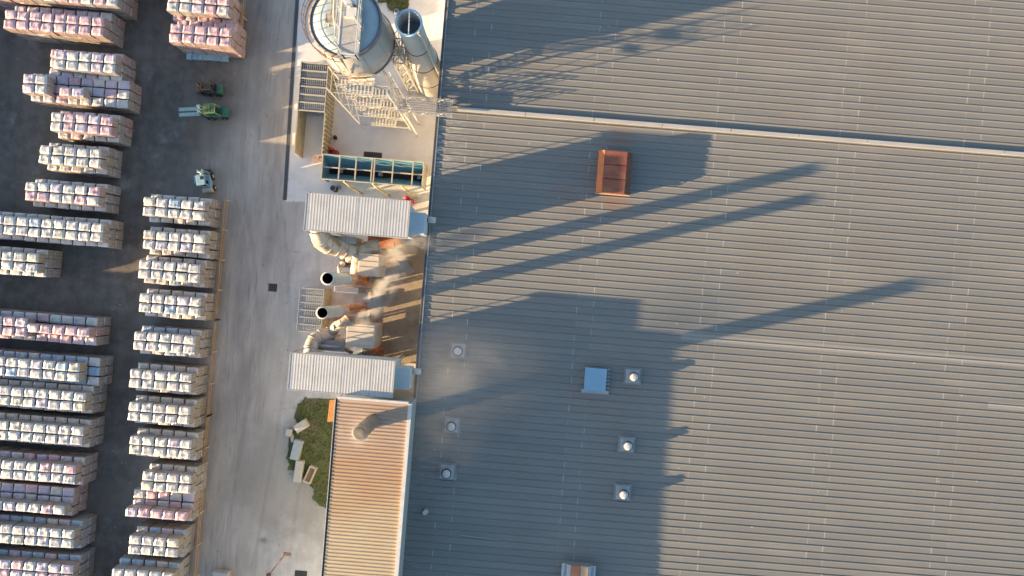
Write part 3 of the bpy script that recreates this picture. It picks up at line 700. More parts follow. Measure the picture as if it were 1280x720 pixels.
# second silo
c2 = W(511, 28.5, 16.0); M0 = Matrix.Translation((c2.x, c2.y, 0))
t = thing('silo', 'narrow open topped silo right of the big round silo', 'silo', (c2.x, c2.y, 0), 'silos beside the factory roof')
M_silo2 = mat('silo2_wall', (.42,.41,.38), (.36,.35,.33), .55, ns=1.2, stretch=(1,1,.3))
MB().lathe([(1.45,0),(1.45,4.0),(1.3,8.0),(1.0,11.5),(.98,16.0),(.90,16.0),(.90,13.5)], 40, M0, cap=False).build('shell', M_silo2, t)
MB().lathe([(.89,13.5),(.89,13.6)], 32, M0).build('inner_floor', mat('blue_inside', (.20,.30,.38), (.26,.36,.44), .5, ns=2), t)
for zz, rr in ((4.0,1.455),(8.0,1.305),(11.5,1.005)): MB().lathe([(rr,zz-.04),(rr+.04,zz-.03),(rr+.04,zz+.03),(rr-.01,zz+.04)], 40, M0, cap=False).build('seam', M_dark, t)
MB().lathe([(.985,15.9),(1.06,15.9),(1.06,16.03),(.9,16.03)],40,M0,cap=False).build('rim', M_lblue, t)
MB().bar((c2.x+.05,c2.y-.9,16.0),(c2.x-.02,c2.y+.9,16.0),.08).build('crossbar', M_white, t)
b = MB(); b.tube([(c2.x+.8,c2.y-.7,16.2),(c2.x+1.15,c2.y-.9,15.0),(c2.x+1.35,c2.y-.9,8),(c2.x+1.7,c2.y-.9,2),(c2.x+1.7,c2.y-.9,0)], .13, 12); b.build('downpipe', M_cream, t)
b = MB(); q = W(495.5,14,16.4); b.tube([(q.x,q.y,0),(q.x,q.y,16.4)], .16, 14); b.bar((q.x,q.y-.1,15.8),(c2.x-.5,c2.y+.6,15.8),.12); b.lathe([(.2,16.2),(.2,16.45),(.12,16.45)],16,Matrix.Translation((q.x,q.y,0)),cap=False)
b.build('side_pipe', M_galv, t)
b = MB()
for s in (-.2,.2): b.bar((c2.x-1.62,c2.y+s,0),(c2.x-1.62,c2.y+s,15.8),.04)
zz = .3
while zz < 15.6: b.bar((c2.x-1.62,c2.y-.2,zz),(c2.x-1.62,c2.y+.2,zz),.03); zz += .3
b.build('ladder', M_cream, t)
# stair tower
x0, x1 = W(412,112,13).x, W(487,112,13).x; y0 = W(450,117,13).y; y1 = y0+1.7
t = thing('stair_tower', 'zigzag steel stair tower with cream landings below the silo', 'stair tower', ((x0+x1)/2, (y0+y1)/2, 0))
LV = [1.9, 5.5, 9.2, 12.8]
M_grate = mat('grating_cream', (.50,.475,.42), (.42,.40,.35), .6, ns=4)
for xx in (x0, x1):
    for yy in (y0, y1): MB().bar((xx, yy, .004), (xx, yy, 13.8), .08).build('leg', M_white, t)
b = MB()
for lz in LV:
    b.bar((x0,y0,lz-.1),(x1,y0,lz-.1),.06); b.bar((x0,y1,lz-.1),(x1,y1,lz-.1),.06); b.bar((x0,y0,lz-.1),(x0,y1,lz-.1),.06); b.bar((x1,y0,lz-.1),(x1,y1,lz-.1),.06)
for a_, c_ in zip(LV[:-1], LV[1:]): b.bar((x1,y0,a_),(x1,y1,c_),.04); b.bar((x0,y0,a_),(x0,y1,c_),.04)
b.build('bracing', M_cream, t)
for i, lz in enumerate(LV):
    for (xa, xb, ya, yb, dz) in ((x0+1.3, x0+3.5, y0+.0, y0+.74, 0), (x0+3.2, x1-.1, y0+.02, y0+.78, -.9), (x0+.1, x0+1.2, y0+.9, y1-.05, -1.8)):
        if lz+dz < .3: continue
        b = MB(); b.box(xa, xb, ya, yb, lz+dz-.05, lz+dz)
        for q in range(int((xb-xa)/.3)): b.box(xa+q*.3, xa+q*.3+.05, ya+.02, yb-.02, lz+dz+.002, lz+dz+.03)
        b.build('landing', M_grate, t)
        b = MB(); rail(b, [(xa,yb,lz+dz),(xb,yb,lz+dz)], 1.0, .035, 1.1); rail(b, [(xa,ya,lz+dz),(xb,ya,lz+dz)], 1.0, .035, 1.6); b.build('handrail', M_white, t)
    zb = LV[i-1] if i else 0
    for (xa, xb, za, zc) in ((x0+3.4, x0+1.0, zb, (zb+lz)/2), (x0+1.2, x0+3.3, (zb+lz)/2, lz-.9)):
        b = MB(); n = 9
        for k in range(n):
            u = (k+.5)/n; xx = xa+(xb-xa)*u; zz = za+(zc-za)*(k+1)/(n+1)
            b.box(xx-.12, xx+.12, y0+.95, y0+1.55, zz-.03, zz+.01)
        for yy in (y0+.93, y0+1.57): b.bar((xa,yy,za+.05),(xb,yy,zc-.02),.04,.16); b.bar((xa,yy,za+.95),(xb,yy,zc+.9),.035)
        b.build('stair_flight', M_grate, t)
# bridge to silo and to roof
b = MB(); q0 = Vector((x0+.8, y1, 12.8)); b.box(x0+.9, x0+1.7, y1+.002, wy0+.8, 12.6, 12.66); b.build('silo_bridge', M_galvl, t)
b = MB(); rail(b, [(x0+.9,y1,12.68),(x0+.9,wy0+.8,12.68)],1.05,.04); rail(b, [(x0+1.7,y1,12.68),(x0+1.7,wy0+.8,12.68)],1.05,.04)
for s_ in (1.0,1.6): b.bar((x0+s_,wy0-.1,12.7),(x0+s_,wy0-.1,16.6),.05)
for k in range(12): b.bar((x0+1.0,wy0-.1,12.9+k*.3),(x0+1.6,wy0-.1,12.9+k*.3),.03)
b.build('bridge_rail', M_white, t)
gx1 = W(566,140,9).x; gy1 = W(540,127,9.0).y; gy0 = gy1-1.2
t = thing('roof_bridge', 'steel truss footbridge from the stair tower onto the grey roof', 'footbridge', (x1, gy0, 0))
b = MB()
for k in range(7): yy = gy0+(gy1-gy0)*k/6; b.box(x1+.05, gx1, yy-.025, yy+.025, 8.9, 8.96)
n=34
for k in range(n): xx = x1+.1+(gx1-x1-.2)*k/(n-1); b.box(xx-.02,xx+.02,gy0,gy1,8.962,8.985)
b.build('deck', M_galvl, t)
for yy in (gy0, gy1):
    b = MB(); rail(b, [(x1+.05,yy,9.0),(gx1,yy,9.0)], 1.0, .05, .7)
    n = 7
    for k in range(n):
        xa = x1+(gx1-x1)*k/n; xb = x1+(gx1-x1)*(k+1)/n; b.bar((xa,yy,9.0 if k%2 else 10.0),(xb,yy,10.0 if k%2 else 9.0),.035)
    b.build('truss_rail', M_galvl, t)
for yy in (gy0, gy1): MB().bar((x1+.6, yy, .004), (x1+.6, yy, 8.9), .12).build('leg', M_white, t)
# pipe rack between silos
t = thing('pipe_rack', 'cream pipe rack with cables between the two silos', 'pipe rack', (W(500,75,8).x, W(500,75,8).y, 0))
b = MB(); px0 = W(492,60,10).x; px1 = W(506,60,10).x; py1_ = W(498,56,10).y
for xx in (px0, px1):
    for yy in (py1_, py1_-1.4): b.bar((xx,yy,.004),(xx,yy,11.5),.12)
for k in range(6):
    zz = 1.5+k*2
    for yy in (py1_, py1_-1.4): b.bar((px0,yy,zz),(px1,yy,zz),.08); b.bar((px0,yy,zz),(px1,yy,zz+2),.05)
    for xx in (px0, px1): b.bar((xx,py1_,zz),(xx,py1_-1.4,zz),.08); b.bar((xx,py1_,zz+2),(xx,py1_-1.4,zz),.05)
b.build('frame', M_cream, t)
b = MB()
for k in range(3): b.tube([(px0+.2+.22*k,py1_-.4-.3*k,.004),(px0+.2+.22*k,py1_-.4-.3*k,10.5),(px0-.6,py1_-.2-.3*k,11.5)], .07, 8)
b.build('pipe', M_galvl, t)

# ------------------------------------------------------------------ small yard items
p0, p1_ = W(374,-40,0), W(356,250,0)
t = thing('drain_channel', 'long dark drain grating running along the road edge', 'drain', (p0.x, p0.y, 0))
b = MB(); d = p1_-p0; n = 46
M_ = Matrix.Translation(p1_) @ Matrix.Rotation(math.atan2(-d.y, -d.x)-0, 4, 'Z')
Ld = d.length
b.box(0, Ld, -.17, .17, .006, .02, M_); b.build('grating', mat('drain_dark', (.05,.055,.065), (.08,.085,.09), .7, ns=5), t)
b = MB(); b.box(0, Ld, .171, .21, .006, .03, M_); b.box(0, Ld, -.21, -.171, .006, .03, M_); b.build('edge_frame', M_galv, t)
def cover(label, px, py, w_, h_, name='drain_cover', cat='drain cover'):
    c = W(px, py, 0); t = thing(name, label, cat, (c.x, c.y, 0))
    b = MB(); b.box(c.x-w_/2-.06, c.x+w_/2+.06, c.y-h_/2-.06, c.y+h_/2+.06, .006, .02); b.build('frame', M_dark, t)
    b = MB(); n = 7
    for i in range(n): b.box(c.x-w_/2+.01, c.x+w_/2-.01, c.y-h_/2+h_*i/n+.02, c.y-h_/2+h_*(i+.6)/n, .021, .045)
    b.build('bars', mat('grate_iron', (.09,.09,.095), (.06,.06,.06), .7, ns=8), t)
cover('square dark drain cover in the middle of the road', 341, 359.5, .72, .66)
cover('dark rectangular grate above the blue hopper', 466, 194, 1.7, .5)
cover('dark rectangular hatch at the bottom edge left of the tan roof', 376, 719, 1.1, .8)
cover('small rusty square cover left of the court kerb', 350, 430.5, .3, .3) if False else None
# red extinguisher trolleys / hydrant
def hydrant(label, px, py):
    c = W(px, py, .8); t = thing('fire_hydrant', label, 'hydrant', (c.x, c.y, 0), 'red fire hydrants'); M0 = Matrix.Translation((c.x, c.y, 0))
    MB().lathe([(.22,.006),(.22,.08),(.15,.12),(.15,.75),(.20,.78),(.18,.92),(.05,1.0)], 18, M0).build('body', M_red, t)
    MB().bar((c.x-.35,c.y,.6),(c.x+.35,c.y,.6),.2,n=12).build('outlet', M_red, t)
    MB().box(c.x+.22,c.x+.7,c.y-.5,c.y-.1,.006,.9).build('hose_cabinet', mat('dark_red', (.30,.03,.04), rough=.5), t)
hydrant('red hydrant at the left end of the blue hopper', 413, 186)
hydrant('red hydrant below the right end of the blue hopper', 508, 247)
c = W(417.5, 236, .5); t = thing('oil_drum', 'black drum standing above the upper white tower', 'drum', (c.x, c.y, 0)); M0 = Matrix.Translation((c.x, c.y, 0))
MB().lathe([(.29,.006),(.29,.88)],24,M0).build('body', M_dark, t); MB().lathe([(.30,.86),(.31,.9),(.25,.9),(.25,.86)],24,M0,cap=False).build('rim', M_galv, t); MB().box(c.x+.3,c.x+.55,c.y+.1,c.y+.4,.006,.4).build('handle_box', M_galv, t)
c = W(419, 172, .3); t = thing('bucket', 'small brown bucket beside the ribbed bay wall', 'bucket', (c.x, c.y, 0)); M0 = Matrix.Translation((c.x, c.y, 0))
MB().lathe([(.17,.006),(.22,.4),(.19,.4),(.15,.03)],18,M0).build('pail', mat('brown_plastic',(.14,.08,.05),rough=.6), t); MB().tube([(c.x-.2,c.y,.4),(c.x,c.y+.1,.52),(c.x+.2,c.y,.4)],.012,6).build('handle', M_galv, t)
b = MB(); c = W(396, 199, .6); b.box(c.x-.4,c.x+.3,c.y-.2,c.y+.25,.006,.9); b.bar((c.x-.3,c.y+.3,.3),(c.x+.5,c.y+.2,.9),.12,n=10); b.lathe([(.2,.006),(.2,1.0)],14,Matrix.Translation((c.x+.55,c.y-.1,0)))
tag(b.build('valve_station', mat('brown_valve', (.34,.24,.20), (.22,.14,.12), .7, ns=5)), 'small brown valve box at the left tip of the blue hopper', 'valve box')

# slabs and crates on grass
M_slab = mat('slab_white', (.50,.48,.42), (.42,.40,.35), .8, ns=3, bump=.004)
def block(label, px, py, lx, ly, h, ang, m, open_=False, cat='concrete block'):
    c = W(px, py, h); t = thing('concrete_trough' if open_ else 'concrete_block', label, cat, (c.x, c.y, 0), 'concrete blocks on the grass')
    M_ = Matrix.Translation((c.x, c.y, 0)) @ Matrix.Rotation(math.radians(ang)+TH, 4, 'Z')
    if open_:
        b = MB(); e = .12
        b.box(-lx/2,lx/2,-ly/2,-ly/2+e,.006,h,M_); b.box(-lx/2,lx/2,ly/2-e,ly/2,.006,h,M_); b.box(-lx/2,-lx/2+e,-ly/2+e,ly/2-e,.006,h,M_); b.box(lx/2-e,lx/2,-ly/2+e,ly/2-e,.006,h,M_); b.build('wall', m, t)
        MB().box(-lx/2+e,lx/2-e,-ly/2+e,ly/2-e,.05,h*.55,M_).build('soil', M_wood, t)
    else:
        b = MB(); b.box(-lx/2,lx/2,-ly/2,ly/2,.1,h,M_); b.build('slab', m, t, bevel=.03)
        b = MB(); b.box(-lx/2+.1,-lx/2+.25,-ly/2+.05,ly/2-.05,.006,.1,M_); b.box(lx/2-.25,lx/2-.1,-ly/2+.05,ly/2-.05,.006,.1,M_); b.build('bearer', M_wood, t)
block('cream block lying crosswise at the top of the grass', 376, 533, 1.35, .85, .7, 32, M_slab)
block('small square cream block at the left corner of the grass', 360.5, 541, .7, .55, .6, 80, M_slab)
block('blue grey slab standing lengthwise on the left of the grass', 370, 563, .85, 1.95, .7, -14, mat('slab_bluegrey', (.38,.42,.44), (.32,.36,.38), .8, ns=3))
block('long white slab at the lower left of the grass', 372.5, 590, .75, 2.1, .75, -8, M_slab)
block('cream open trough with brown filling right of the white slab', 387, 594, .75, 1.7, .6, -24, M_slab, True, 'trough')
block('small tan plank block just below the cream crosswise block', 365, 548, .3, .8, .3, 5, M_conc)
# bottom details
p = W(357, 692, 0); b = MB(); b.bar(W(336,719,.15), W(357,692,2.2), .09, n=8); b.bar(W(350,700,0), W(357,692,2.2), .07, n=8); b.lathe([(.25,.006),(.12,.12)],12,Matrix.Translation(W(336,719,0)))
b.box(W(357,692,2.2).x-.2,W(357,692,2.2).x+.5,W(357,692,2.2).y-.15,W(357,692,2.2).y+.1,2.15,2.3)
tag(b.build('leaning_pole', mat('brown_pole', (.18,.08,.06), (.12,.06,.05), .7, ns=4)), 'dark brown leaning pole at the bottom of the road', 'pole')
c = W(275, 719, .8); t = thing('pallet_crate', 'pale crate at the bottom edge beside the barrier rail', 'crate', (c.x, c.y, 0))
MB().box(c.x-.75,c.x+.75,c.y-1.2,c.y+.3,.15,.9).build('box', M_galvl, t, bevel=.02); MB().box(c.x-.7,c.x+.7,c.y-1.1,c.y+.2,.006,.149).build('base', M_wood, t)
# blue wrapped bundle
c = W(259, 71, .5); M_ = Matrix.Translation((c.x, c.y, 0)) @ Matrix.Rotation(math.radians(1.5)+0, 4, 'Z')
t = thing('wrapped_bundle', 'long pale blue wrapped bundle lying below the pink pallet stack', 'bundle', (c.x, c.y, 0))
b = MB()
for i in range(16):
    xa = -2.05+i*.256; o = random.uniform(-.03,.03); b.box(xa, xa+.25, -.30+o, .30+o, .12, .5+random.uniform(-.04,.06), M_)
b.build('load', mat('blue_film', (.34,.48,.55), (.22,.36,.44), .35, ns=3, bump=.02, space='obj'), t, bevel=.03)
b = MB()
for i in range(4): b.box(-1.8+i*1.15, -1.7+i*1.15, -.33, .33, .006, .119, M_)
b.build('bearer', M_wood, t)

# ------------------------------------------------------------------ forklifts
def forklift(label, px, py, ang, mb, mg, mm, mast_h, zr=2.1, s=1.0, dark_hatch=False, fork=1.0, fz=.1, fw=.12, fm=None, gm=None):
    gm = gm or mg; fm = fm or M_dark
    c = W(px, py, 1.0)
    t = thing('forklift', label, 'forklift', (c.x, c.y, 0), 'forklifts working in the yard', site=False, rz=math.radians(ang)+TH)
    # front of truck looks along local -x
    b = MB(); b.box(-.75*s, 1.0*s, -.52*s, .52*s, .35, 1.0); b.build('body', mb, t, bevel=.05)
    b = MB(); b.box(.9*s, 1.45*s, -.56*s, .56*s, .25, 1.15); b.build('counterweight', mg, t, bevel=.10)
    b = MB(); b.box(.0, .45, -.25, .25, 1.0, 1.15); b.box(.38, .5, -.25, .25, 1.15, 1.65); b.build('seat', M_rubber, t, bevel=.03)
    b = MB(); b.tube([(-.35,0,1.0),(-.25,0,1.35)], .03, 8); b.lathe([(.17,0),(.17,.03)],14,Matrix.Translation((-.24,0,1.36))); b.build('steering_wheel', M_dark, t)
    b = MB()
    for x_, y_ in ((-.55,-.5),(-.55,.5),(.75,-.5),(.75,.5)): b.bar((x_*s,y_*s,1.0),(x_*s*.85,y_*s,zr),.07)
    b.bar((-.5*s,-.5*s,zr),(-.5*s,.5*s,zr),.08); b.bar((.66*s,-.5*s,zr),(.66*s,.5*s,zr),.08); b.bar((-.5*s,-.5*s,zr),(.66*s,-.5*s,zr),.08); b.bar((-.5*s,.5*s,zr),(.66*s,.5*s,zr),.08)
    for i in range(1, 7): xx = (-.5+1.16*i/7)*s; b.bar((xx,-.5*s,zr+.01),(xx,.5*s,zr+.01),.045)
    b.build('overhead_guard', gm, t)
    b = MB()
    for y_ in (-.34,.34):
        b.box(-1.02*s,-.86*s,y_*s-.06,y_*s+.06,.1,mast_h)
        b.box(-1.16*s,-1.03*s,y_*s*.8-.05,y_*s*.8+.05,.1,mast_h*1.0+.1)
    for zz in (.4, mast_h*.35, mast_h*.68, mast_h-.1): b.box(-1.0*s,-.88*s,-.34*s,.34*s,zz,zz+.12)
    b.tube([(-.94*s,0,.3),(-.94*s,0,mast_h*.85)],.05,8)
    b.build('mast', mm, t)
    b = MB(); b.box(-1.26*s,-1.17*s,-.55*s,.55*s,.15,.30); b.box(-1.26*s,-1.17*s,-.55*s,.55*s,.75,.87)
    for y_ in (-.5,-.25,.25,.5): b.box(-1.25*s,-1.18*s,y_*s-.03,y_*s+.03,.15,1.5)
    b.box(-1.25*s,-1.18*s,-.52*s,.52*s,1.45,1.52); b.build('carriage', M_dark, t)
    for y_ in (-.3,.3):
        MB().box((-1.265-fork)*s,-1.265*s,y_*s-fw/2,y_*s+fw/2,fz,fz+.08).box(-1.31*s,-1.262*s,y_*s-fw/2,y_*s+fw/2,fz+.08,fz+.7).build('fork', fm, t)
    for x_, r_ in ((-.6,.36),(.85,.28)):
        for y_ in (-.56,.56):
            Mw = Matrix.Translation((x_*s,y_*s,r_)) @ Matrix.Rotation(PI/2,4,'X')
            w_ = MB().lathe([(r_*.6,-.11),(r_,-.09),(r_,.09),(r_*.6,.11)],24,Mw).build('wheel', M_rubber, t)
            MB().lathe([(r_*.55,-.115),(r_*.55,.115)],16,Mw).build('rim', mg, w_)
    if dark_hatch:
        MB().box(-.45*s,.75*s,-.52*s,.52*s,zr+.04,zr+.10).build('roof', mb, t, bevel=.03)
        MB().box(-.3*s,.1*s,.02,.42*s,zr+.101,zr+.12).build('roof_window', M_black, t)
        b = MB(); b.tube([(-.9*s,-.2,mast_h),(-.7*s,.1,mast_h+.1),(-.5*s,.3,zr+.1)],.035,8); b.tube([(-.95*s,.2,mast_h-.1),(-.8*s,.35,mast_h),(-.5*s,.1,zr+.15)],.035,8); b.build('hose', M_white, t)
    return t
forklift('black forklift with green rear, above the green forklift with long grey forks', 262, 111, 0, M_dark, M_green, mat('mast_black', (.04,.035,.035), (.10,.05,.04), .5, ns=6), 1.9, 2.1, .78, fork=.9, gm=M_rubber)
forklift('green forklift with lime roof cage and two long pale grey forks', 268, 140, 3, M_green, M_green, M_teal, 2.6, 2.3, .85, fork=2.5, fz=1.5, fw=.34, fm=M_teal, gm=M_lime)
f3 = forklift('pale blue forklift above the first full stack of the right column', 257, 226, -82, mat('dull_blue', (.22,.38,.48), (.17,.31,.41), .5, ns=3), mat('beige_paint', (.42,.40,.33), (.34,.32,.27), .5, ns=4), M_teal, 2.0, 2.1, .80, True, fork=.35, gm=mat('dull_blue', (.2,.3,.4)))
MB().box(-.6, .15, -1.0, -.52, .5, 1.3).box(-.1, .1, -1.2, -1.0, .6, .9).build('side_tank', mat('tank_teal', (.12,.28,.33), (.18,.34,.40), .5, ns=5), f3, bevel=.03)

# ------------------------------------------------------------------ barrier rail
def barrier(label, pts):
    P = [W(x, y, .9) for x, y in pts]
    t = thing('barrier_rail', label, 'barrier', (P[0].x, P[0].y, 0), 'low barrier rails along the right column')
    b = MB()
    for a, e in zip(P[:-1], P[1:]):
        b.bar(a, e, .12, .05); b.bar(a-Vector((0,0,.4)), e-Vector((0,0,.4)), .10, .05)
    b.build('rail', mat('rail_wood', (.46,.30,.14), (.34,.21,.10), .8, ns=3), t)
    n = 0
    for a, e in zip(P[:-1], P[1:]):
        k = max(1, round((e-a).length/3.1))
        for i in range(k+1):
            q = a+(e-a)*i/k
            MB().bar((q.x+.07,q.y,.004),(q.x+.07,q.y,1.05),.10).box(q.x+.02,q.x+.16,q.y-.07,q.y+.07,1.051,1.10).build('post', mat('post_tan', (.58,.44,.26), (.44,.32,.18), .7, ns=4), t)
barrier('long tan rail beside the right column of stacks below the pale blue forklift', [(281,250),(269,400),(259,520),(243,722)])
barrier('short tan rail beside the pink stacks at the top', [(305.5,-14),(300,56)])

# ------------------------------------------------------------------ pallets
def film_mat(name, top, side, prt):
    m = bpy.data.materials.new(name); N, L = nt(m); b = N['Principled BSDF']; b.inputs['Roughness'].default_value = .38; b.inputs['Specular IOR Level'].default_value = .5
    tc = N.new('ShaderNodeTexCoord'); oi = N.new('ShaderNodeObjectInfo')
    g = N.new('ShaderNodeNewGeometry')
    def M(op, a, bb=0.0, cc=0.0):
        n = N.new('ShaderNodeMath'); n.operation = op
        for i, v in enumerate((a, bb, cc)):
            if hasattr(v, 'is_linked'): L.new(v, n.inputs[i])
            else: n.inputs[i].default_value = v
        return n.outputs[0]
    def noi(scale, det=5, vec=None):
        n = N.new('ShaderNodeTexNoise'); n.inputs['Scale'].default_value = scale; n.inputs['Detail'].default_value = det; L.new(vec or g.outputs['Position'], n.inputs['Vector']); return n.outputs['Fac']
    def mix(f, a, bb):
        n = N.new('ShaderNodeMix'); n.data_type = 'RGBA'
        if hasattr(f, 'is_linked'): L.new(f, n.inputs['Factor'])
        else: n.inputs['Factor'].default_value = f
        for k, v in (('A', a), ('B', bb)):
            if hasattr(v, 'is_linked'): L.new(v, n.inputs[k])
            else: n.inputs[k].default_value = (*v, 1)
        return n.outputs['Result']
    def rng(v, a, bb, c=0, d=1):
        n = N.new('ShaderNodeMapRange'); n.inputs['From Min'].default_value = a; n.inputs['From Max'].default_value = bb
        n.inputs['To Min'].default_value = c; n.inputs['To Max'].default_value = d; L.new(v, n.inputs['Value']); return n.outputs[0]
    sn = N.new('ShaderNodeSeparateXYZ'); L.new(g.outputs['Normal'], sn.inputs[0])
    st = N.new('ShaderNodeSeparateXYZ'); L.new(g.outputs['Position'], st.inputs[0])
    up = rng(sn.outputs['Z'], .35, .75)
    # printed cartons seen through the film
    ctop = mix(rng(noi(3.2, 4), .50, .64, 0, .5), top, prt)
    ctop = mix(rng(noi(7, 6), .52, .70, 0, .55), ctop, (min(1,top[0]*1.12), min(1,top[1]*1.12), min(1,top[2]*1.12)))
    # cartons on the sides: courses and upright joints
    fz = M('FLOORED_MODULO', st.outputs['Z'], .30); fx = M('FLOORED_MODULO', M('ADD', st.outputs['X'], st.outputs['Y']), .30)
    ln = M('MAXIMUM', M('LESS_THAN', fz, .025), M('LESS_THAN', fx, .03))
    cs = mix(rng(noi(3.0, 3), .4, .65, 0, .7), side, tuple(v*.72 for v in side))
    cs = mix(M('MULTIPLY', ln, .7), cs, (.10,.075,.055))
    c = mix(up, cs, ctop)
    L.new(c, b.inputs['Base Color'])
    h = M('ADD', noi(3.5, 3), M('MULTIPLY', noi(11, 4), .35))
    vo = N.new('ShaderNodeTexVoronoi'); vo.feature = 'DISTANCE_TO_EDGE'; vo.inputs['Scale'].default_value = 3.2
    L.new(g.outputs['Position'], vo.inputs['Vector'])
    h = M('ADD', h, M('MULTIPLY', rng(vo.outputs['Distance'], 0, .25), .25))
    bp = N.new('ShaderNodeBump'); bp.inputs['Distance'].default_value = .04; bp.inputs['Strength'].default_value = .6; L.new(h, bp.inputs['Height']); L.new(bp.outputs[0], b.inputs['Normal'])
    return m
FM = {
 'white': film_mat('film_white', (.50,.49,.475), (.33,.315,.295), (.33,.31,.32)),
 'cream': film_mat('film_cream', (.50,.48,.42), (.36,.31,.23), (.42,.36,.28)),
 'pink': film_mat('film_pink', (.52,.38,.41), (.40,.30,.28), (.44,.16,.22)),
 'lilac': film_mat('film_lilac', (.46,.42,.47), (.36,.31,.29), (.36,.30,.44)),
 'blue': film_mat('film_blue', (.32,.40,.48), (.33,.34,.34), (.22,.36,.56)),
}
FK = list(FM)
M_base = mat('pallet_wood', (.30,.20,.11), (.22,.14,.08), .85, ns=6)
LX, LY, LZ = 1.115, .845, 1.05
def load_verts(seed):
    rs = random.Random(seed); b = bmesh.new()
    nx, ny, nz = 6, 5, 4
    def pt(u, v, w_):
        x = (u-.5)*LX; y = (v-.5)*LY; z = .13+w_*LZ
        # rounded shoulders
        e = max(abs(u-.5), abs(v-.5))*2
        if w_ > .99: z -= .09*max(0, (e-.72)/.28)**2
        sh = 1-.045*(max(0, w_-.75)/.25)**2
        x *= sh; y *= sh
        n = noise.noise_vector(Vector((x*2.2+seed*9.1, y*2.2, z*1.6)))
        x += n.x*.035; y += n.y*.035; z += n.z*(.07 if w_ > .99 else .01)
        return (x, y, z)
    G = {}
    def V(i, j, k):
        if (i, j, k) not in G: G[(i, j, k)] = b.verts.new(pt(i/nx, j/ny, k/nz))
        return G[(i, j, k)]
    for i in range(nx):
        for j in range(ny):
            b.faces.new((V(i,j,nz),V(i+1,j,nz),V(i+1,j+1,nz),V(i,j+1,nz)))
    for k in range(nz):
        for i in range(nx):
            b.faces.new((V(i,0,k),V(i+1,0,k),V(i+1,0,k+1),V(i,0,k+1))); b.faces.new((V(i+1,ny,k),V(i,ny,k),V(i,ny,k+1),V(i+1,ny,k+1)))
        for j in range(ny):
            b.faces.new((V(0,j+1,k),V(0,j,k),V(0,j,k+1),V(0,j+1,k+1))); b.faces.new((V(nx,j,k),V(nx,j+1,k),V(nx,j+1,k+1),V(nx,j,k+1)))
    b.normal_update()
    vs = [v.co.copy() for v in b.verts]; b.verts.index_update(); fs = [[v.index for v in f.verts] for f in b.faces]; b.free()
    return vs, fs
VAR = [load_verts(s) for s in range(9)]
def base_geo():
    b = MB()
    for j in (-.36, 0, .36): b.box(-.56,.56,j-.05,j+.05,0,.09)
    for i in range(5): b.box(-.56+i*.25,-.56+i*.25+.12,-.43,.43,.091,.118)
    return b
bo = base_geo(); bme = bpy.data.meshes.new('wooden_base'); bo.bm.to_mesh(bme); bo.bm.free(); bme.materials.append(M_base)
LM = {}
def load_mesh(v, colr):
    if (v, colr) not in LM:
        me = bpy.data.meshes.new('wrapped_load'); me.from_pydata([tuple(p) for p in VAR[v][0]], [], VAR[v][1]); me.materials.append(FM[colr])
        for p in me.polygons: p.use_smooth = False
        LM[(v, colr)] = me
    return LM[(v, colr)]
PX, PY, PZ = 1.18, .915, 1.2
ZT = 3*PZ
pallets = []   # (score, x, y, z, colour, label)
ORD = ['first','second','third','fourth','fifth','sixth','seventh','eighth','ninth','tenth','eleventh','twelfth','thirteenth','fourteenth','fifteenth','sixteenth','seventeenth','eighteenth','nineteenth','twentieth']
def proj(x, y, z):
    k = F/(H-z); dx = (x*C_+y*S_); dy = (-x*S_+y*C_)
    return 640+dx*k, 360-dy*k
def pick(mix_, rs):
    r_ = rs.random(); a = 0
    for c_, w_ in mix_:
        a += w_
        if r_ < a: return c_
    return mix_[0][0]
WH = [('white',.86),('cream',.08),('blue',.02),('lilac',.04)]
PK = [('pink',.85),('lilac',.1),('white',.05)]
LI = [('lilac',.45),('white',.35),('pink',.2)]
MX = [('white',.5),('pink',.3),('lilac',.2)]
BL = [('white',.25),('blue',.6),('lilac',.15)]
def stack(colname, idx, side, px, py, n, top=WH, low=None, toprows=lambda i, n: (0, 1), extra_l=0, trim_r=0, ext=0, flush=False, centre=lambda i, n: False, seed=0):
    """side: 'L' px is left end, 'R' px is right end; py the seam between the two top rows at that end"""
    rs = random.Random(idx*31+seed+(500 if colname == 'left' else 0))
    p = W(px, py, ZT); ys = p.y
    xl = p.x if side == 'L' else p.x - n*PX
    low = low or top
    N_ = n
    for layer in range(3):
        a = -extra_l-ext if layer < 2 else -ext
        bnd = N_+trim_r if layer < 2 else N_
        for i in range(a, bnd):
            if layer < 2: rows = [(-PY/2,'lower'),(PY/2,'middle'),(PY*1.5,'upper')] if flush else [(-PY,'lower'),(0,'middle'),(PY,'upper')]
            else:
                rr = toprows(i, N_)
                rows = [((PY/2, 'upper'), (-PY/2, 'lower'))[k] for k in rr]
                if centre(i, N_): rows = [(0, 'single')]
            for dy, nm in rows:
                c_ = pick(top if layer == 2 else low, rs)
                if callable(getattr(top, '__call__', None)): pass
                x = xl+(i+.5)*PX+rs.uniform(-.03,.03); y = ys+dy+rs.uniform(-.025,.025)
                if rs.random() < .04 and layer == 2: y += rs.uniform(-.07,.07)
                z = layer*PZ
                cx, cy = proj(x, y, z+PZ)
                inside = min(cx+5, 1280-cx, cy+5, 720-cy)
                fromr = N_-1-i
                if layer == 2:
                    sc = 1000+min(inside, 14)*10 + cx*.01
                    lab = f"{c_} wrapped pallet, {ORD[min(fromr,19)]} from right in {nm} row, {ORD[idx]} stack down {colname} column"
                    if inside < -6: sc = -1
                else: sc = -1; lab = ''
                pallets.append([sc, x, y, z, c_, lab, rs.uniform(-.03,.03)])
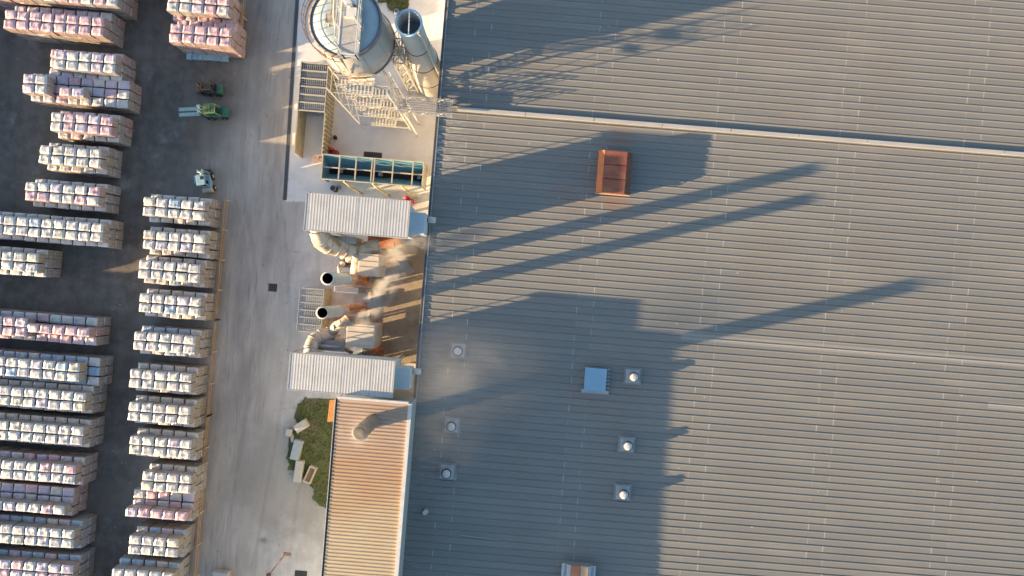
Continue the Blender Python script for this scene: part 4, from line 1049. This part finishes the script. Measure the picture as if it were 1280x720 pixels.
# right column
R = 'right'
stack(R, 0, 'L', 208, 1, 5, MX, PK)
stack(R, 1, 'L', 211, 40, 5, PK, PK, flush=True)
stack(R, 2, 'L', 178, 257.5, 5)
stack(R, 3, 'L', 178, 299, 5)
stack(R, 4, 'L', 172, 336, 5)
stack(R, 5, 'L', 173, 378, 5)
stack(R, 6, 'L', 166, 425.5, 5, low=BL)
stack(R, 7, 'L', 161, 473, 5)
stack(R, 8, 'L', 159, 514, 5)
stack(R, 9, 'L', 161, 556, 5)
stack(R, 10, 'L', 176, 601, 4)
stack(R, 11, 'L', 156, 634, 5, PK, MX, toprows=lambda i, n: (1,))
stack(R, 12, 'L', 160, 681, 4, low=BL)
stack(R, 13, 'L', 138, 722, 5, low=BL)
# left column
Lc = 'left'
stack(Lc, 0, 'R', 147, -4, 10, MX, LI, ext=3, flush=True)
stack(Lc, 1, 'L', 4, 23, 8, PK, LI, flush=True)
stack(Lc, 2, 'L', 66, 73.5, 5, MX, MX, extra_l=1)
stack(Lc, 3, 'L', 27, 103.5, 8, LI, LI, toprows=lambda i, n: (0, 1) if i < 2 else ((1,) if i in (3,4) else ()))
stack(Lc, 4, 'L', 62, 151, 5, PK, MX)
stack(Lc, 5, 'L', 48, 192, 5)
stack(Lc, 6, 'L', 30, 238, 6, MX, WH)
stack(Lc, 7, 'R', 128, 291, 9, ext=3)
stack(Lc, 8, 'R', 47, 329, 5, ext=3)
stack(Lc, 9, 'R', 111, 416, 9, PK, MX, ext=3, centre=lambda i, n: i >= n-5)
stack(Lc, 10, 'R', 99, 466, 8, ext=3, low=BL, trim_r=1)
stack(Lc, 11, 'R', 106, 503, 8, ext=3)
stack(Lc, 12, 'R', 103, 546, 8, ext=3)
stack(Lc, 13, 'R', 94, 594, 8, MX, LI, ext=3)
stack(Lc, 14, 'R', 81, 633, 7, MX, LI, ext=3, toprows=lambda i, n: (1,))
stack(Lc, 15, 'R', 92, 675, 8, ext=3, low=BL)
stack(Lc, 16, 'R', 90, 719, 8, MX, BL, ext=3)
print('tops in frame', sum(1 for p in pallets if p[0] > 0), 'all', len(pallets))
# unseen continuation of the yard west, south and north of the frame (it throws the long shade)
for k, yy in enumerate([W(-40, y_, ZT).y for y_ in (-20,20,62,104,150,195,240,285,330,376,425,470,510,550,590,630,670,712)]):
    for i in range(5):
        for layer in range(3):
            for rw in (-1,0,1): pallets.append([-2, W(-40,300,ZT).x-5.5-i*PX, yy+rw*PY, layer*PZ, 'white', '', 0])
for yy in (-25.6,-28.9,-32.2,-35.5, 27.4, 30.6, 33.8):
    for xc, n in ((-53,10),(-38.2,5)):
        for i in range(n):
            for layer in range(3):
                for rw in (-1,0,1): pallets.append([-2, xc+i*PX, (yy if not (yy == -25.6 and False) else yy)+rw*PY, layer*PZ, 'white', '', 0])
# keep off-frame blocks clear of the framed stacks
seen = []; keep = []
for p in pallets:
    if p[0] != -2: seen.append(p); keep.append(p)
for p in pallets:
    if p[0] == -2:
        inf = False
        for dx_ in (-.6,.6):
            for dy_ in (-.45,.45):
                for dz_ in (0,1.2):
                    cx, cy = proj(p[1]+dx_, p[2]+dy_, p[3]+dz_)
                    if -12 < cx < 1290 and -12 < cy < 732: inf = True
        if inf: continue
    if p[0] == -2 and not any(abs(p[1]-q[1]) < 1.1 and abs(p[2]-q[2]) < .9 and abs(p[3]-q[3]) < .3 for q in seen): keep.append(p)
pallets = keep
order = sorted([p for p in pallets if p[0] > 0], key=lambda p: -p[0])
solo = set(id(p) for p in order[:300])
proto = {}
k = 0
for p in pallets:
    if id(p) not in solo: continue
    sc, x, y, z, c_, lab, rz = p
    t = bpy.data.objects.new('tile_pallet', None); COL.objects.link(t); t.location = (x, y, z); t.rotation_euler = (0, 0, rz); t.empty_display_size = .2
    tag(t, lab, 'pallet', 'film wrapped pallets of tiles stacked in the yard')
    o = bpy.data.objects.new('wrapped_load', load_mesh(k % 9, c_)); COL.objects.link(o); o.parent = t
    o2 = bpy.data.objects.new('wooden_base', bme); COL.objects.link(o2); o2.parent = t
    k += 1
verts, faces, mids = [], [], []
bw = [tuple(v.co) for v in bme.vertices]; bf = [list(f.vertices) for f in bme.polygons]
for j, p in enumerate(pallets):
    if id(p) in solo: continue
    sc, x, y, z, c_, lab, rz = p
    vs, fs = VAR[(j*5) % 9]; o = len(verts); ca, sa = math.cos(rz), math.sin(rz)
    verts += [(x+v[0]*ca-v[1]*sa, y+v[0]*sa+v[1]*ca, z+v[2]) for v in vs]; faces += [[i+o for i in f] for f in fs]; mids += [FK.index(c_)]*len(fs)
    if sc != -2:
        o = len(verts); verts += [(x+v[0], y+v[1], z+v[2]) for v in bw]; faces += [[i+o for i in f] for f in bf]; mids += [len(FK)]*len(bf)
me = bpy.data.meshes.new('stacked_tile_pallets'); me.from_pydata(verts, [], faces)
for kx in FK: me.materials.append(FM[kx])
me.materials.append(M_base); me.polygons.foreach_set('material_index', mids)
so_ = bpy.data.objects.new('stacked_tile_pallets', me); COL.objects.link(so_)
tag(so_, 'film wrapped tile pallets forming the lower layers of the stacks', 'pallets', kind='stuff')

# ------------------------------------------------------------------ smoke
def plume(label, puffs, name='smoke_plume', ns=.8, lo=.40):
    root = bpy.data.objects.new(name, None); COL.objects.link(root); root.location = W(*puffs[0][0]); tag(root, label, 'smoke', kind='stuff')
    for i, (pc, rad, ang, dens) in enumerate(puffs):
        b = MB(); bmesh.ops.create_icosphere(b.bm, subdivisions=3, radius=1.0)
        m = bpy.data.materials.new('smoke'); N, L = nt(m); N.remove(N['Principled BSDF'])
        pv = N.new('ShaderNodeVolumePrincipled'); pv.inputs['Color'].default_value = (.97, .96, .94, 1)
        tc = N.new('ShaderNodeTexCoord'); ln = N.new('ShaderNodeVectorMath'); ln.operation = 'LENGTH'; L.new(tc.outputs['Object'], ln.inputs[0])
        f = N.new('ShaderNodeMapRange'); f.interpolation_type = 'SMOOTHSTEP'; f.inputs['From Min'].default_value = 1.0; f.inputs['From Max'].default_value = 0.0; L.new(ln.outputs['Value'], f.inputs['Value'])
        g = N.new('ShaderNodeNewGeometry'); n = N.new('ShaderNodeTexNoise'); n.inputs['Scale'].default_value = ns; n.inputs['Detail'].default_value = 4; n.inputs['Distortion'].default_value = .6; L.new(g.outputs['Position'], n.inputs['Vector'])
        mr = N.new('ShaderNodeMapRange'); mr.inputs['From Min'].default_value = lo; mr.inputs['From Max'].default_value = .72; L.new(n.outputs['Fac'], mr.inputs['Value'])
        mu = N.new('ShaderNodeMath'); mu.operation = 'MULTIPLY'; L.new(f.outputs[0], mu.inputs[0]); L.new(mr.outputs[0], mu.inputs[1])
        m3 = N.new('ShaderNodeMath'); m3.operation = 'MULTIPLY'; L.new(mu.outputs[0], m3.inputs[0]); m3.inputs[1].default_value = dens
        L.new(m3.outputs[0], pv.inputs['Density']); L.new(pv.outputs[0], N['Material Output'].inputs['Volume'])
        o = b.build('smoke_puff', m); o.parent = root; o.location = W(*pc)-root.location; o.scale = rad; o.rotation_euler = (0, 0, math.radians(ang))
    return root
plume('thin pale smoke drifting from the lower chimney over the brown dusty roof', [
  ((456,400,8.0),(1.6,.9,.9),45,2.0), ((470,378,8.2),(2.5,1.3,1.0),52,2.3), ((484,352,8.4),(2.8,1.5,1.1),60,1.9), ((492,326,8.6),(2.4,1.7,1.1),80,1.5), ((512,306,8.8),(2.8,1.2,1.0),15,1.4)])
plume('small grey puff of smoke at the mouth of the chimney on the tan roof', [((447,545,16.7),(1.2,1.0,.9),0,.45), ((450,541,16.4),(2.4,1.8,1.2),20,.2)])
plume('faint brown haze drifting over the grey roof beside the tan roof', [((558,500,11.6),(5.0,8.0,1.6),0,.12), ((600,470,11.4),(7,5.5,1.5),20,.09)], ns=.22, lo=.2)
# litter
b = MB()
for i in range(170):
    px = random.choice([random.uniform(140,172), random.uniform(262,375), random.uniform(345,375)]); py = random.uniform(10,715)
    p = W(px, py, 0); q = random.uniform(.02,.06); M_ = Matrix.Translation((p.x, p.y, 0)) @ Matrix.Rotation(random.uniform(0,PI),4,'Z')
    b.box(-q, q, -q*random.uniform(.2,.8), q*.5, .006, .03+q*.3, M_, random.choice((0,0,1,2)))
tag(b.build('yard_litter', [M_wood, M_slab, M_dark]), 'small scattered chips and litter on the yard ground', 'litter', kind='stuff')
for o in bpy.data.objects:
    if '_site' in o: del o['_site']
scene.cycles.volume_step_rate = 1.5
